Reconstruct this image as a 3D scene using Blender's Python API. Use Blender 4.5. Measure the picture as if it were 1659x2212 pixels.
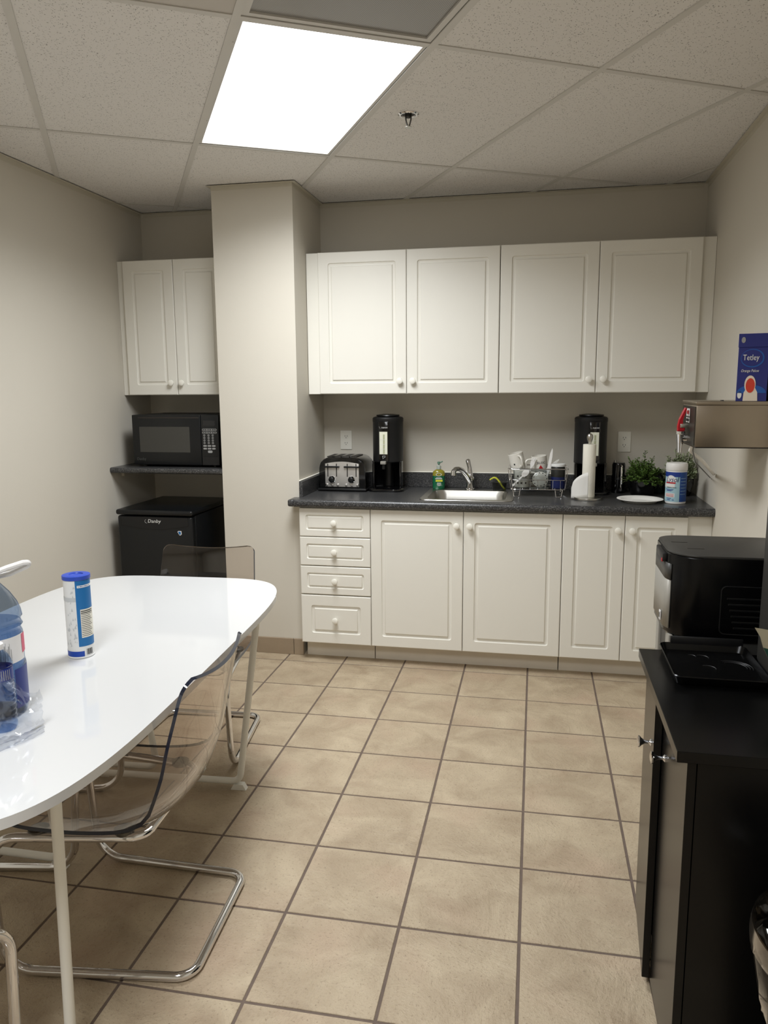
import bpy, bmesh, math, random
from mathutils import Vector, Matrix
R = math.radians
random.seed(7)
for o in list(bpy.data.objects): bpy.data.objects.remove(o)
S = bpy.context.scene
C = S.collection

# ------------------------------------------------------------------ camera
cam_d = bpy.data.cameras.new('camera')
cam = bpy.data.objects.new('camera', cam_d); C.objects.link(cam)
CAM = Vector((1.7075, -4.5583, 1.5067))
YAW, PITCH, ROLL, FPX = 0.2001, -0.1612, -0.0072, 1661.0
fw = Vector((-math.sin(YAW)*math.cos(PITCH), math.cos(YAW)*math.cos(PITCH), math.sin(PITCH)))
rt = Vector((math.cos(YAW), math.sin(YAW), 0)); up = rt.cross(fw)
r2 = rt*math.cos(ROLL) + up*math.sin(ROLL); u2 = up*math.cos(ROLL) - rt*math.sin(ROLL)
cam.matrix_world = Matrix(((r2.x, u2.x, -fw.x, CAM.x), (r2.y, u2.y, -fw.y, CAM.y), (r2.z, u2.z, -fw.z, CAM.z), (0, 0, 0, 1)))
cam_d.sensor_fit = 'VERTICAL'; cam_d.sensor_height = 36.0; cam_d.lens = 36.0*FPX/2212
cam_d.clip_start = 0.05; cam_d.clip_end = 50
S.camera = cam
# ------------------------------------------------------------------ world, exposure
w = bpy.data.worlds.new('world'); S.world = w; w.use_nodes = True
w.node_tree.nodes['Background'].inputs[0].default_value = (0.05, 0.05, 0.05, 1)
w.node_tree.nodes['Background'].inputs[1].default_value = 0.2
vs = S.view_settings
vs.view_transform = 'Standard'; vs.look = 'None'; vs.gamma = 1.0; vs.use_curve_mapping = False; vs.exposure = 0.3
LAMP = 3.4          # radiance of a lit lens
LAMP_W = (31.0, 31.0)  # power of the tubes behind each lit lens (table, behind the camera)
LAMP_COL = (0.94, 0.97, 1.0)

# ------------------------------------------------------------------ room numbers (metres)
XL, XR, YF, YB, ZC = -0.7295, 2.5502, -6.2, 0.0, 2.562
COLX0, COLX1, COLY = -0.036, 0.4136, -0.5226
TP, TX, TY, TTH = 0.3348, 0.3351, -0.6306, 0.0061      # floor tile pitch, origin, turn
GX, GY, GTH, G0, G1 = 0.8162, -2.2675, 0.5275, 0.6147, 1.2355   # ceiling grid
CT = 0.912                                             # worktop height
TT = 0.735                                             # table top height

# ------------------------------------------------------------------ materials
def lin(c):
    o = []
    for v in c:
        v = v/255.0
        o.append(v/12.92 if v <= 0.04045 else ((v+0.055)/1.055)**2.4)
    return (o[0], o[1], o[2], 1.0)
MATS = {}
def mat(name, col, rough=0.5, metal=0.0, noise=0.0, nscale=40.0, bump=0.0, bscale=200.0, coat=0.0, spec=0.5, emit=None, estr=0.0, trans=0.0, ior=1.45, alpha=1.0):
    m = bpy.data.materials.new(name); m.use_nodes = True
    nt = m.node_tree; b = nt.nodes['Principled BSDF']
    c = lin(col)
    b.inputs['Base Color'].default_value = c
    b.inputs['Roughness'].default_value = rough
    b.inputs['Metallic'].default_value = metal
    b.inputs['Coat Weight'].default_value = coat
    b.inputs['Coat Roughness'].default_value = 0.04
    b.inputs['Specular IOR Level'].default_value = spec
    b.inputs['Transmission Weight'].default_value = trans
    b.inputs['IOR'].default_value = ior
    if emit:
        b.inputs['Emission Color'].default_value = (emit[0], emit[1], emit[2], 1); b.inputs['Emission Strength'].default_value = estr
    tc = nt.nodes.new('ShaderNodeTexCoord')
    if noise > 0:
        n = nt.nodes.new('ShaderNodeTexNoise'); n.inputs['Scale'].default_value = nscale; n.inputs['Detail'].default_value = 4
        nt.links.new(tc.outputs['Object'], n.inputs['Vector'])
        mx = nt.nodes.new('ShaderNodeMix'); mx.data_type = 'RGBA'
        mx.inputs[6].default_value = tuple(v*(1-noise) for v in c[:3]) + (1,)
        mx.inputs[7].default_value = tuple(min(1, v*(1+noise)) for v in c[:3]) + (1,)
        nt.links.new(n.outputs['Fac'], mx.inputs[0]); nt.links.new(mx.outputs[2], b.inputs['Base Color'])
    if bump > 0:
        n2 = nt.nodes.new('ShaderNodeTexNoise'); n2.inputs['Scale'].default_value = bscale; n2.inputs['Detail'].default_value = 2
        nt.links.new(tc.outputs['Object'], n2.inputs['Vector'])
        bp = nt.nodes.new('ShaderNodeBump'); bp.inputs['Strength'].default_value = bump; bp.inputs['Distance'].default_value = 0.002
        nt.links.new(n2.outputs['Fac'], bp.inputs['Height']); nt.links.new(bp.outputs['Normal'], b.inputs['Normal'])
    MATS[name] = m
    return m

def clear_mat(name, tint, rough=0.02, ior=1.45, strength=1.0):
    """thin clear plastic: tinted see-through sheet with a fresnel gloss"""
    m = bpy.data.materials.new(name); m.use_nodes = True; nt = m.node_tree
    for n in list(nt.nodes): nt.nodes.remove(n)
    out = nt.nodes.new('ShaderNodeOutputMaterial'); mix = nt.nodes.new('ShaderNodeMixShader')
    tr = nt.nodes.new('ShaderNodeBsdfTransparent'); gl = nt.nodes.new('ShaderNodeBsdfGlossy')
    tr.inputs[0].default_value = lin(tint); gl.inputs[0].default_value = (1, 1, 1, 1); gl.inputs['Roughness'].default_value = rough
    # Schlick reflectance, the same from both sides of the thin sheet
    f0 = ((ior-1)/(ior+1))**2
    ge = nt.nodes.new('ShaderNodeNewGeometry'); dt = nt.nodes.new('ShaderNodeVectorMath'); dt.operation = 'DOT_PRODUCT'
    nt.links.new(ge.outputs['Normal'], dt.inputs[0]); nt.links.new(ge.outputs['Incoming'], dt.inputs[1])
    def mth(op, a, b=None):
        q = nt.nodes.new('ShaderNodeMath'); q.operation = op
        for i, v in enumerate((a, b)):
            if v is None: continue
            if isinstance(v, (int, float)): q.inputs[i].default_value = v
            else: nt.links.new(v, q.inputs[i])
        return q.outputs[0]
    c5 = mth('POWER', mth('SUBTRACT', 1.0, mth('ABSOLUTE', dt.outputs['Value'])), 5.0)
    F = mth('MULTIPLY', mth('ADD', mth('MULTIPLY', c5, 1-f0), f0), strength)
    nt.links.new(F, mix.inputs[0])
    nt.links.new(tr.outputs[0], mix.inputs[1]); nt.links.new(gl.outputs[0], mix.inputs[2]); nt.links.new(mix.outputs[0], out.inputs[0])
    MATS[name] = m
    return m

mat('wall_paint', (205, 199, 186), 0.75, noise=0.02, nscale=3, bump=0.12, bscale=260)
mat('grout', (104, 90, 80), 0.9, noise=0.2, nscale=30, bump=0.4, bscale=300)
mat('white_laminate', (229, 226, 216), 0.38, noise=0.01, nscale=8, bump=0.03, bscale=400)
mat('cabinet_carcass', (225, 222, 212), 0.5, noise=0.01, nscale=8)
mat('knob_white', (238, 235, 224), 0.3)
mat('toe_kick', (222, 214, 200), 0.6, noise=0.05, nscale=15)
mat('base_tile', (152, 135, 113), 0.6, noise=0.12, nscale=14, bump=0.3, bscale=60)
mat('tee_white', (206, 203, 197), 0.5, noise=0.02, nscale=10)
mat('caulk', (240, 237, 224), 0.6)
mat('trim_white', (198, 192, 176), 0.5)
mat('panel_smooth', (196, 190, 182), 0.6, noise=0.02, nscale=10)
mat('black_plastic', (14, 15, 16), 0.35, noise=0.1, nscale=20)
mat('black_gloss', (9, 9, 10), 0.12, coat=0.5)
mat('cooler_black', (5, 5, 6), 0.25, spec=0.3)
mat('black_satin', (18, 18, 19), 0.45, noise=0.08, nscale=30)
mat('black_body', (15, 17, 19), 0.32, bump=0.08, bscale=500)
mat('microwave_glass', (62, 61, 57), 0.25, noise=0.03, nscale=900)
mat('dark_display', (30, 30, 31), 0.2)
mat('chrome', (226, 226, 228), 0.07, 1.0)
mat('steel', (190, 188, 182), 0.28, 1.0, noise=0.04, nscale=60)
mat('brushed_steel', (160, 148, 132), 0.36, 1.0, noise=0.06, nscale=5)
mat('brushed_front', (214, 210, 204), 0.42, 0.75, noise=0.05, nscale=30)
mat('dark_steel', (92, 90, 86), 0.4, 1.0)
mat('white_metal', (234, 233, 226), 0.35)
mat('table_white', (202, 202, 201), 0.05, spec=0.6)
mat('table_edge', (232, 229, 220), 0.3)
mat('print_white', (225, 225, 222), 0.5)
mat('print_grey', (150, 150, 148), 0.5)
mat('print_pale', (192, 194, 194), 0.5)
mat('print_dim', (72, 72, 70), 0.5)
mat('print_black', (28, 28, 32), 0.5)
mat('red_plastic', (178, 18, 34), 0.35)
mat('red_print', (190, 40, 46), 0.5)
mat('ceramic', (226, 222, 212), 0.25, coat=0.3)
mat('paper', (232, 228, 214), 0.85, bump=0.6, bscale=180)
mat('paper_soft', (228, 226, 220), 0.85)
mat('plastic_white', (232, 230, 226), 0.4)
mat('outlet_plate', (236, 233, 222), 0.4)
mat('slot_dark', (40, 36, 32), 0.6)
mat('gauge', (226, 226, 206), 0.4, noise=0.04, nscale=60)
mat('gauge_dark', (172, 174, 142), 0.5)
mat('can_white', (222, 222, 220), 0.45)
mat('can_blue', (24, 104, 164), 0.45)
mat('can_navy', (22, 66, 160), 0.4)
mat('lid_blue', (44, 74, 176), 0.4)
mat('nutrition', (222, 218, 204), 0.5)
mat('navy', (26, 30, 92), 0.4)
mat('tetley_blue', (38, 44, 116), 0.45, noise=0.08, nscale=10)
mat('tetley_mid', (30, 84, 160), 0.5)
mat('tea_red', (204, 62, 40), 0.5)
mat('cream', (226, 214, 196), 0.5)
mat('lysol_blue', (36, 74, 142), 0.45)
mat('lysol_navy', (30, 58, 138), 0.45)
mat('lysol_pale', (162, 196, 206), 0.45)
mat('soap_green', (20, 96, 62), 0.25, coat=0.3)
mat('soap_amber', (140, 132, 44), 0.2, coat=0.3)
mat('pump_green', (96, 130, 112), 0.4)
mat('pump_grey', (176, 182, 172), 0.4)
mat('yellow', (206, 206, 60), 0.6)
mat('leaf_dark', (84, 112, 48), 0.5, noise=0.35, nscale=50)
mat('leaf_pale', (152, 162, 126), 0.55, noise=0.3, nscale=50)
mat('stem', (70, 78, 44), 0.7)
mat('soil', (40, 32, 26), 0.9, noise=0.3, nscale=80)
mat('vase_green', (14, 40, 36), 0.12, coat=0.5, noise=0.2, nscale=30)
mat('pot_black', (12, 12, 13), 0.14, coat=0.4)
mat('cab_black', (7, 7, 7), 0.24, noise=0.06, nscale=20, spec=0.3)
mat('cab_front', (112, 98, 84), 0.42, noise=0.04, nscale=6)
mat('dark_grey', (54, 53, 50), 0.45)
mat('silver_plastic', (150, 146, 137), 0.5, 0.2)
mat('foil_green', (24, 60, 48), 0.3)
mat('foil_white', (200, 198, 186), 0.3)
mat('foil_tan', (150, 142, 120), 0.35)
mat('brass', (150, 120, 60), 0.35, 1.0)
mat('label_white', (226, 224, 222), 0.45)
mat('pink', (214, 96, 120), 0.5)
mat('label_blue', (26, 44, 122), 0.4)
mat('bin_grey', (52, 50, 48), 0.5)
mat('rim_tan', (168, 152, 130), 0.5)
mat('jar_mix', (30, 40, 92), 0.4, noise=0.5, nscale=60)
mat('jar_dark', (34, 34, 30), 0.4, noise=0.6, nscale=90)
mat('lens_off', (128, 125, 119), 0.35)
mat('edge_navy', (26, 32, 48), 0.08, coat=0.6)  # clear acrylic rim: dark look of internal reflection put into the colour
clear_mat('acrylic', (242, 238, 235), 0.02, 1.5, 1.2)
clear_mat('clear_plastic', (232, 234, 234), 0.05, 1.4)
clear_mat('milky_plastic', (206, 208, 206), 0.2, 1.4, 1.6)
clear_mat('film', (238, 240, 244), 0.10, 1.5, 2.0)
clear_mat('liner', (234, 233, 231), 0.04, 1.5, 1.1)
clear_mat('liner_edge', (196, 188, 176), 0.15, 1.6, 2.5)
clear_mat('bottle_blue', (194, 206, 222), 0.04, 1.4, 1.0)
clear_mat('bottle_clear', (200, 216, 236), 0.04, 1.4, 1.0)

def counter_mat():
    m = bpy.data.materials.new('speckled_laminate'); m.use_nodes = True; nt = m.node_tree; b = nt.nodes['Principled BSDF']
    tc = nt.nodes.new('ShaderNodeTexCoord')
    n = nt.nodes.new('ShaderNodeTexNoise'); n.inputs['Scale'].default_value = 190; n.inputs['Detail'].default_value = 6; n.inputs['Roughness'].default_value = 0.75
    cr = nt.nodes.new('ShaderNodeValToRGB'); e = cr.color_ramp.elements
    e[0].position = 0.38; e[0].color = lin((30, 30, 31)); e[1].position = 0.66; e[1].color = lin((122, 121, 118))
    k = e.new(0.52); k.color = lin((56, 56, 57))
    nt.links.new(tc.outputs['Object'], n.inputs['Vector']); nt.links.new(n.outputs['Fac'], cr.inputs[0]); nt.links.new(cr.outputs[0], b.inputs['Base Color'])
    b.inputs['Roughness'].default_value = 0.3
    MATS['laminate'] = m
counter_mat()

def floor_mat():
    m = bpy.data.materials.new('stone_tile'); m.use_nodes = True; nt = m.node_tree; b = nt.nodes['Principled BSDF']; L = nt.links.new
    tc = nt.nodes.new('ShaderNodeTexCoord'); oi = nt.nodes.new('ShaderNodeObjectInfo')
    sc = nt.nodes.new('ShaderNodeVectorMath'); sc.operation = 'SCALE'; sc.inputs[3].default_value = 37.0
    cv = nt.nodes.new('ShaderNodeCombineXYZ'); L(oi.outputs['Random'], cv.inputs[0]); L(oi.outputs['Random'], cv.inputs[1]); L(cv.outputs[0], sc.inputs[0])
    ad = nt.nodes.new('ShaderNodeVectorMath'); ad.operation = 'ADD'; L(tc.outputs['Object'], ad.inputs[0]); L(sc.outputs[0], ad.inputs[1])
    def noise(scale, det, rough, dist=0.0):
        n = nt.nodes.new('ShaderNodeTexNoise'); n.inputs['Scale'].default_value = scale; n.inputs['Detail'].default_value = det
        n.inputs['Roughness'].default_value = rough; n.inputs['Distortion'].default_value = dist; L(ad.outputs[0], n.inputs['Vector']); return n
    big = noise(5.5, 5, 0.6, 0.6); pink = noise(3.2, 3, 0.5); fine = noise(120, 3, 0.7); spots = noise(260, 2, 0.5)
    cr = nt.nodes.new('ShaderNodeValToRGB'); e = cr.color_ramp.elements
    e[0].position = 0.3; e[0].color = lin((156, 138, 114)); e[1].position = 0.72; e[1].color = lin((188, 172, 146))
    L(big.outputs['Fac'], cr.inputs[0])
    m1 = nt.nodes.new('ShaderNodeMix'); m1.data_type = 'RGBA'; m1.inputs[7].default_value = lin((178, 154, 131))
    r1 = nt.nodes.new('ShaderNodeMapRange'); r1.inputs[1].default_value = 0.52; r1.inputs[2].default_value = 0.72; r1.inputs[4].default_value = 0.55
    L(pink.outputs['Fac'], r1.inputs[0]); L(r1.outputs[0], m1.inputs[0]); L(cr.outputs[0], m1.inputs[6])
    m2 = nt.nodes.new('ShaderNodeMix'); m2.data_type = 'RGBA'; m2.inputs[7].default_value = lin((118, 100, 82))
    r2_ = nt.nodes.new('ShaderNodeMapRange'); r2_.inputs[1].default_value = 0.58; r2_.inputs[2].default_value = 0.74; r2_.inputs[4].default_value = 0.8
    L(fine.outputs['Fac'], r2_.inputs[0]); L(r2_.outputs[0], m2.inputs[0]); L(m1.outputs[2], m2.inputs[6])
    L(m2.outputs[2], b.inputs['Base Color'])
    b.inputs['Roughness'].default_value = 0.5; b.inputs['Specular IOR Level'].default_value = 0.35
    # slate relief: stepped ridges + pits
    rid = noise(4.0, 6, 0.62, 1.4)
    st = nt.nodes.new('ShaderNodeMath'); st.operation = 'PINGPONG'; st.inputs[1].default_value = 0.11; L(rid.outputs['Fac'], st.inputs[0])
    ml = nt.nodes.new('ShaderNodeMath'); ml.operation = 'MULTIPLY'; ml.inputs[1].default_value = 3.0; L(st.outputs[0], ml.inputs[0])
    sm = nt.nodes.new('ShaderNodeMath'); sm.operation = 'ADD'; L(ml.outputs[0], sm.inputs[0])
    m3 = nt.nodes.new('ShaderNodeMath'); m3.operation = 'MULTIPLY'; m3.inputs[1].default_value = 0.5; L(fine.outputs['Fac'], m3.inputs[0]); L(m3.outputs[0], sm.inputs[1])
    bp = nt.nodes.new('ShaderNodeBump'); bp.inputs['Strength'].default_value = 0.8; bp.inputs['Distance'].default_value = 0.006
    L(sm.outputs[0], bp.inputs['Height']); L(bp.outputs['Normal'], b.inputs['Normal'])
    MATS['floor_tile'] = m
floor_mat()

def ceil_mat():
    m = bpy.data.materials.new('mineral_tile'); m.use_nodes = True; nt = m.node_tree; b = nt.nodes['Principled BSDF']; L = nt.links.new
    tc = nt.nodes.new('ShaderNodeTexCoord')
    mp = nt.nodes.new('ShaderNodeMapping'); mp.inputs['Rotation'].default_value = (0, 0, -GTH); mp.inputs['Scale'].default_value = (1.0, 0.5, 1.0)
    wn = nt.nodes.new('ShaderNodeTexNoise'); wn.inputs['Scale'].default_value = 90; L(tc.outputs['Object'], wn.inputs['Vector'])
    wa = nt.nodes.new('ShaderNodeVectorMath'); wa.operation = 'MULTIPLY_ADD'; L(wn.outputs['Color'], wa.inputs[0]); wa.inputs[1].default_value = (.016, .016, .016); L(tc.outputs['Object'], wa.inputs[2])
    L(wa.outputs[0], mp.inputs[0])
    v = nt.nodes.new('ShaderNodeTexVoronoi'); v.inputs['Scale'].default_value = 190; L(mp.outputs[0], v.inputs['Vector'])
    n = nt.nodes.new('ShaderNodeTexNoise'); n.inputs['Scale'].default_value = 60; n.inputs['Detail'].default_value = 3; L(mp.outputs[0], n.inputs['Vector'])
    lt = nt.nodes.new('ShaderNodeMapRange'); lt.inputs[1].default_value = 0.14; lt.inputs[2].default_value = 0.32; lt.inputs[3].default_value = 1.0; lt.inputs[4].default_value = 0.0
    L(v.outputs['Distance'], lt.inputs[0])
    g = nt.nodes.new('ShaderNodeMath'); g.operation = 'GREATER_THAN'; g.inputs[1].default_value = 0.40
    sx = nt.nodes.new('ShaderNodeSeparateColor'); L(v.outputs['Color'], sx.inputs[0]); L(sx.outputs[0], g.inputs[0])
    mu = nt.nodes.new('ShaderNodeMath'); mu.operation = 'MULTIPLY'; L(lt.outputs[0], mu.inputs[0]); L(g.outputs[0], mu.inputs[1])
    mx = nt.nodes.new('ShaderNodeMix'); mx.data_type = 'RGBA'; mx.inputs[6].default_value = lin((226, 223, 219)); mx.inputs[7].default_value = lin((132, 127, 120))
    L(mu.outputs[0], mx.inputs[0]); L(mx.outputs[2], b.inputs['Base Color'])
    b.inputs['Roughness'].default_value = 0.9; b.inputs['Specular IOR Level'].default_value = 0.1
    hs = nt.nodes.new('ShaderNodeMath'); hs.operation = 'SUBTRACT'; L(n.outputs['Fac'], hs.inputs[0]); L(mu.outputs[0], hs.inputs[1])
    bp = nt.nodes.new('ShaderNodeBump'); bp.inputs['Strength'].default_value = 0.35; bp.inputs['Distance'].default_value = 0.003
    L(hs.outputs[0], bp.inputs['Height']); L(bp.outputs['Normal'], b.inputs['Normal'])
    MATS['ceiling_tile'] = m
ceil_mat()

def lens_mat(name, lit):
    m = bpy.data.materials.new(name); m.use_nodes = True; nt = m.node_tree; b = nt.nodes['Principled BSDF']; L = nt.links.new
    tc = nt.nodes.new('ShaderNodeTexCoord'); v = nt.nodes.new('ShaderNodeTexChecker'); v.inputs['Scale'].default_value = 260
    L(tc.outputs['Object'], v.inputs['Vector'])
    b.inputs['Roughness'].default_value = 0.3
    if lit:
        b.inputs['Base Color'].default_value = (0.8, 0.8, 0.8, 1)
        b.inputs['Emission Color'].default_value = LAMP_COL + (1,); b.inputs['Emission Strength'].default_value = LAMP
    else:
        mx = nt.nodes.new('ShaderNodeMix'); mx.data_type = 'RGBA'; mx.inputs[6].default_value = lin((150, 147, 142)); mx.inputs[7].default_value = lin((120, 117, 113))
        L(v.outputs['Fac'], mx.inputs[0]); L(mx.outputs[2], b.inputs['Base Color'])
    MATS[name] = m
lens_mat('lens_lit', True); lens_mat('lens_unlit', False)

# ------------------------------------------------------------------ mesh helpers
STUFF = ('label_print', 'nutrition_print', 'barcode', 'shard_print', 'keypad', 'key_face', 'claim_print', 'small_print', 'back_print', 'scent_print')   # print too small to pick apart
class B:
    def __init__(s): s.bm = bmesh.new()
    def _xf(s, vs_, M):
        if M is not None: bmesh.ops.transform(s.bm, matrix=M, verts=vs_)
    def box(s, x0, x1, y0, y1, z0, z1, bev=0.0, seg=2, M=None, mi=0):
        t = bmesh.new(); r = bmesh.ops.create_cube(t, size=1.0)
        for v in r['verts']:
            v.co = Vector((x0+(v.co.x+.5)*(x1-x0), y0+(v.co.y+.5)*(y1-y0), z0+(v.co.z+.5)*(z1-z0)))
        if bev > 0: bmesh.ops.bevel(t, geom=list(t.edges), offset=bev, segments=seg, affect='EDGES', profile=0.5)
        return s.merge(t, M, mi)
    def merge(s, t, M=None, mi=0):
        vm = {}
        for v in t.verts: vm[v] = s.bm.verts.new(M @ v.co if M is not None else v.co)
        for f in t.faces:
            try:
                nf = s.bm.faces.new([vm[v] for v in f.verts]); nf.material_index = mi
            except ValueError: pass
        t.free(); return s
    def lathe(s, prof, c=(0, 0, 0), seg=32, M=None, cap=True, mi=0, a0=0.0, a1=2*math.pi):
        t = bmesh.new(); full = abs(a1-a0-2*math.pi) < 1e-6; n = seg if full else seg+1
        rings = []
        for (r, z) in prof:
            if r < 1e-6: rings.append([t.verts.new((c[0], c[1], c[2]+z))])
            else: rings.append([t.verts.new((c[0]+r*math.cos(a0+(a1-a0)*k/seg), c[1]+r*math.sin(a0+(a1-a0)*k/seg), c[2]+z)) for k in range(n)])
        for A, Bq in zip(rings[:-1], rings[1:]):
            for k in range(seg):
                k2 = (k+1) % n if full else k+1
                if len(A) == 1 and len(Bq) == 1: continue
                try:
                    if len(A) == 1: t.faces.new((A[0], Bq[k2], Bq[k]))
                    elif len(Bq) == 1: t.faces.new((A[k], A[k2], Bq[0]))
                    else: t.faces.new((A[k], A[k2], Bq[k2], Bq[k]))
                except ValueError: pass
        if cap and full:
            if len(rings[0]) > 1: t.faces.new(list(reversed(rings[0])))
            if len(rings[-1]) > 1: t.faces.new(rings[-1])
        return s.merge(t, M, mi)
    def cyl(s, p0, p1, r, seg=16, r1=None, mi=0):
        p0, p1 = Vector(p0), Vector(p1); d = p1-p0; L_ = d.length
        M = Matrix.Translation(p0) @ d.to_track_quat('Z', 'Y').to_matrix().to_4x4()
        return s.lathe([(r, 0), (r if r1 is None else r1, L_)], seg=seg, M=M, mi=mi)
    def tube(s, pts, r, seg=10, closed=False, mi=0, radii=None):
        P = [Vector(p) for p in pts]; n = len(P); t = bmesh.new(); rings = []
        tang = []
        for i in range(n):
            a = P[(i-1) % n] if (closed or i > 0) else P[i]; b = P[(i+1) % n] if (closed or i < n-1) else P[i]
            tang.append((b-a).normalized())
        nrm = tang[0].orthogonal().normalized()
        for i in range(n):
            if i > 0:
                q = tang[i-1].rotation_difference(tang[i]); nrm = (q @ nrm)
            nrm = (nrm - tang[i]*nrm.dot(tang[i])).normalized(); bn = tang[i].cross(nrm)
            rr = radii[i] if radii else r
            rings.append([t.verts.new(P[i] + (nrm*math.cos(2*math.pi*k/seg) + bn*math.sin(2*math.pi*k/seg))*rr) for k in range(seg)])
        m = n if closed else n-1
        for i in range(m):
            A, Bq = rings[i], rings[(i+1) % n]
            off = 0
            if closed and i == n-1:
                off = min(range(seg), key=lambda o: (A[0].co-Bq[o].co).length)
            for k in range(seg):
                t.faces.new((A[k], A[(k+1) % seg], Bq[(k+1+off) % seg], Bq[(k+off) % seg]))
        if not closed:
            t.faces.new(list(reversed(rings[0]))); t.faces.new(rings[-1])
        return s.merge(t, None, mi)
    def prism(s, poly, z0, z1, M=None, mi=0, bev=0.0, seg=2):
        t = bmesh.new(); a = [t.verts.new((x, y, z0)) for x, y in poly]; b = [t.verts.new((x, y, z1)) for x, y in poly]; n = len(poly)
        bot = t.faces.new(list(reversed(a))); top = t.faces.new(b)
        for i in range(n): t.faces.new((a[i], a[(i+1) % n], b[(i+1) % n], b[i]))
        if bev > 0:
            ed = [e for e in t.edges if abs(e.verts[0].co.z-e.verts[1].co.z) < 1e-7]
            bmesh.ops.bevel(t, geom=ed, offset=bev, segments=seg, affect='EDGES', profile=0.5)
        return s.merge(t, M, mi)
    def poly(s, pts, mi=0):
        f = s.bm.faces.new([s.bm.verts.new(p) for p in pts]); f.material_index = mi; return s
    def patch(s, r, a0, a1, z0, z1, c=(0, 0), seg=12, mi=0):
        A = [s.bm.verts.new((c[0]+r*math.cos(a0+(a1-a0)*k/seg), c[1]+r*math.sin(a0+(a1-a0)*k/seg), z0)) for k in range(seg+1)]
        Bq = [s.bm.verts.new((v.co.x, v.co.y, z1)) for v in A]
        for k in range(seg): s.bm.faces.new((A[k], A[k+1], Bq[k+1], Bq[k])).material_index = mi
        return s
    def sphere(s, c, r, seg=16, sc=(1, 1, 1)):
        t = bmesh.new(); bmesh.ops.create_uvsphere(t, u_segments=seg, v_segments=seg//2, radius=r)
        return s.merge(t, Matrix.Translation(Vector(c)) @ Matrix.Diagonal((sc[0], sc[1], sc[2], 1)))
    def grid(s, rows, mi=0, close_v=False):
        V = [[s.bm.verts.new(p) for p in row] for row in rows]
        for i in range(len(V)-1):
            for j in range(len(V[0])-1):
                s.bm.faces.new((V[i][j], V[i][j+1], V[i+1][j+1], V[i+1][j])).material_index = mi
        return s
    def obj(s, name, m, parent=None, loc=(0, 0, 0), rot=(0, 0, 0), smooth=35, fix=True):
        if fix: bmesh.ops.recalc_face_normals(s.bm, faces=list(s.bm.faces))
        me = bpy.data.meshes.new(name); s.bm.to_mesh(me); s.bm.free()
        for k in (m if isinstance(m, (list, tuple)) else [m]): me.materials.append(MATS[k])
        if smooth:
            for p in me.polygons: p.use_smooth = True
            me.set_sharp_from_angle(angle=R(smooth))
        o = bpy.data.objects.new(name, me); C.objects.link(o); o.parent = parent; o.location = loc; o.rotation_euler = rot
        if name in STUFF: o['kind'] = 'stuff'
        return o

def fillet(pts, r, n=6, closed=False):
    P = [Vector(p) for p in pts]; out = []; m = len(P)
    rr = r if isinstance(r, (list, tuple)) else [r]*m
    for i in range(m):
        if not closed and i in (0, m-1): out.append(P[i]); continue
        a, b, c = P[(i-1) % m], P[i], P[(i+1) % m]; d1 = (a-b).normalized(); d2 = (c-b).normalized()
        ang = d1.angle(d2)
        if ang > 3.1: out.append(b); continue
        t = min(rr[i]/math.tan(ang/2), 0.49*(a-b).length, 0.49*(c-b).length)
        rad = t*math.tan(ang/2); bis = (d1+d2).normalized(); ctr = b + bis*(rad/math.sin(ang/2))
        s0 = b+d1*t-ctr; s1 = b+d2*t-ctr; tot = s0.angle(s1); ax = s0.cross(s1).normalized()
        for k in range(n+1): out.append(ctr + Matrix.Rotation(tot*k/n, 3, ax) @ s0)
    return out
def rrect(x0, x1, y0, y1, r, n=4):
    o = []
    for cx, cy, a in ((x1-r, y1-r, 0), (x0+r, y1-r, 90), (x0+r, y0+r, 180), (x1-r, y0+r, 270)):
        for k in range(n+1): o.append((cx+r*math.cos(R(a+90*k/n)), cy+r*math.sin(R(a+90*k/n))))
    return o
def thing(name, label, cat, loc=(0, 0, 0), rz=0.0, group=None):
    o = bpy.data.objects.new(name, None); C.objects.link(o); o.location = loc; o.rotation_euler = (0, 0, rz); o.empty_display_size = 0.05
    return tag(o, label, cat, group)
def tag(o, label, cat, group=None):
    o['label'] = label; o['category'] = cat
    if group: o['group'] = group
    return o
def struct(o): o['kind'] = 'structure'; return o
def copy_tree(o, parent=None):
    c = o.copy(); C.objects.link(c); c.parent = parent
    for ch in list(o.children): copy_tree(ch, c)
    return c
def text(name, body, size, m, parent, loc, rot=(R(90), 0, 0), ext=0.0003, sx=1.0, shear=0.0, align='CENTER', bend=None):
    cu = bpy.data.curves.new(name, 'FONT'); cu.body = body; cu.size = size; cu.extrude = ext; cu.align_x = align; cu.align_y = 'CENTER'; cu.shear = shear; cu.resolution_u = 2
    t = bpy.data.objects.new(name+'_tmp', cu); C.objects.link(t); bpy.context.view_layer.update()
    me = bpy.data.meshes.new_from_object(t.evaluated_get(bpy.context.evaluated_depsgraph_get()))
    bpy.data.objects.remove(t); bpy.data.curves.remove(cu)
    for v in me.vertices: v.co.x *= sx
    if bend:      # wrap round a cylinder: (radius, angle of centre)
        rad, a0 = bend
        for v in me.vertices:
            a = a0 + v.co.x/rad; rr = rad+v.co.z; y = v.co.y
            v.co = Vector((rr*math.cos(a), rr*math.sin(a), y))
        rot = (0, 0, 0)
    me.name = name; me.materials.clear(); me.materials.append(MATS[m])
    o = bpy.data.objects.new(name, me); C.objects.link(o); o.parent = parent; o.location = loc; o.rotation_euler = rot
    return o

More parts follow.
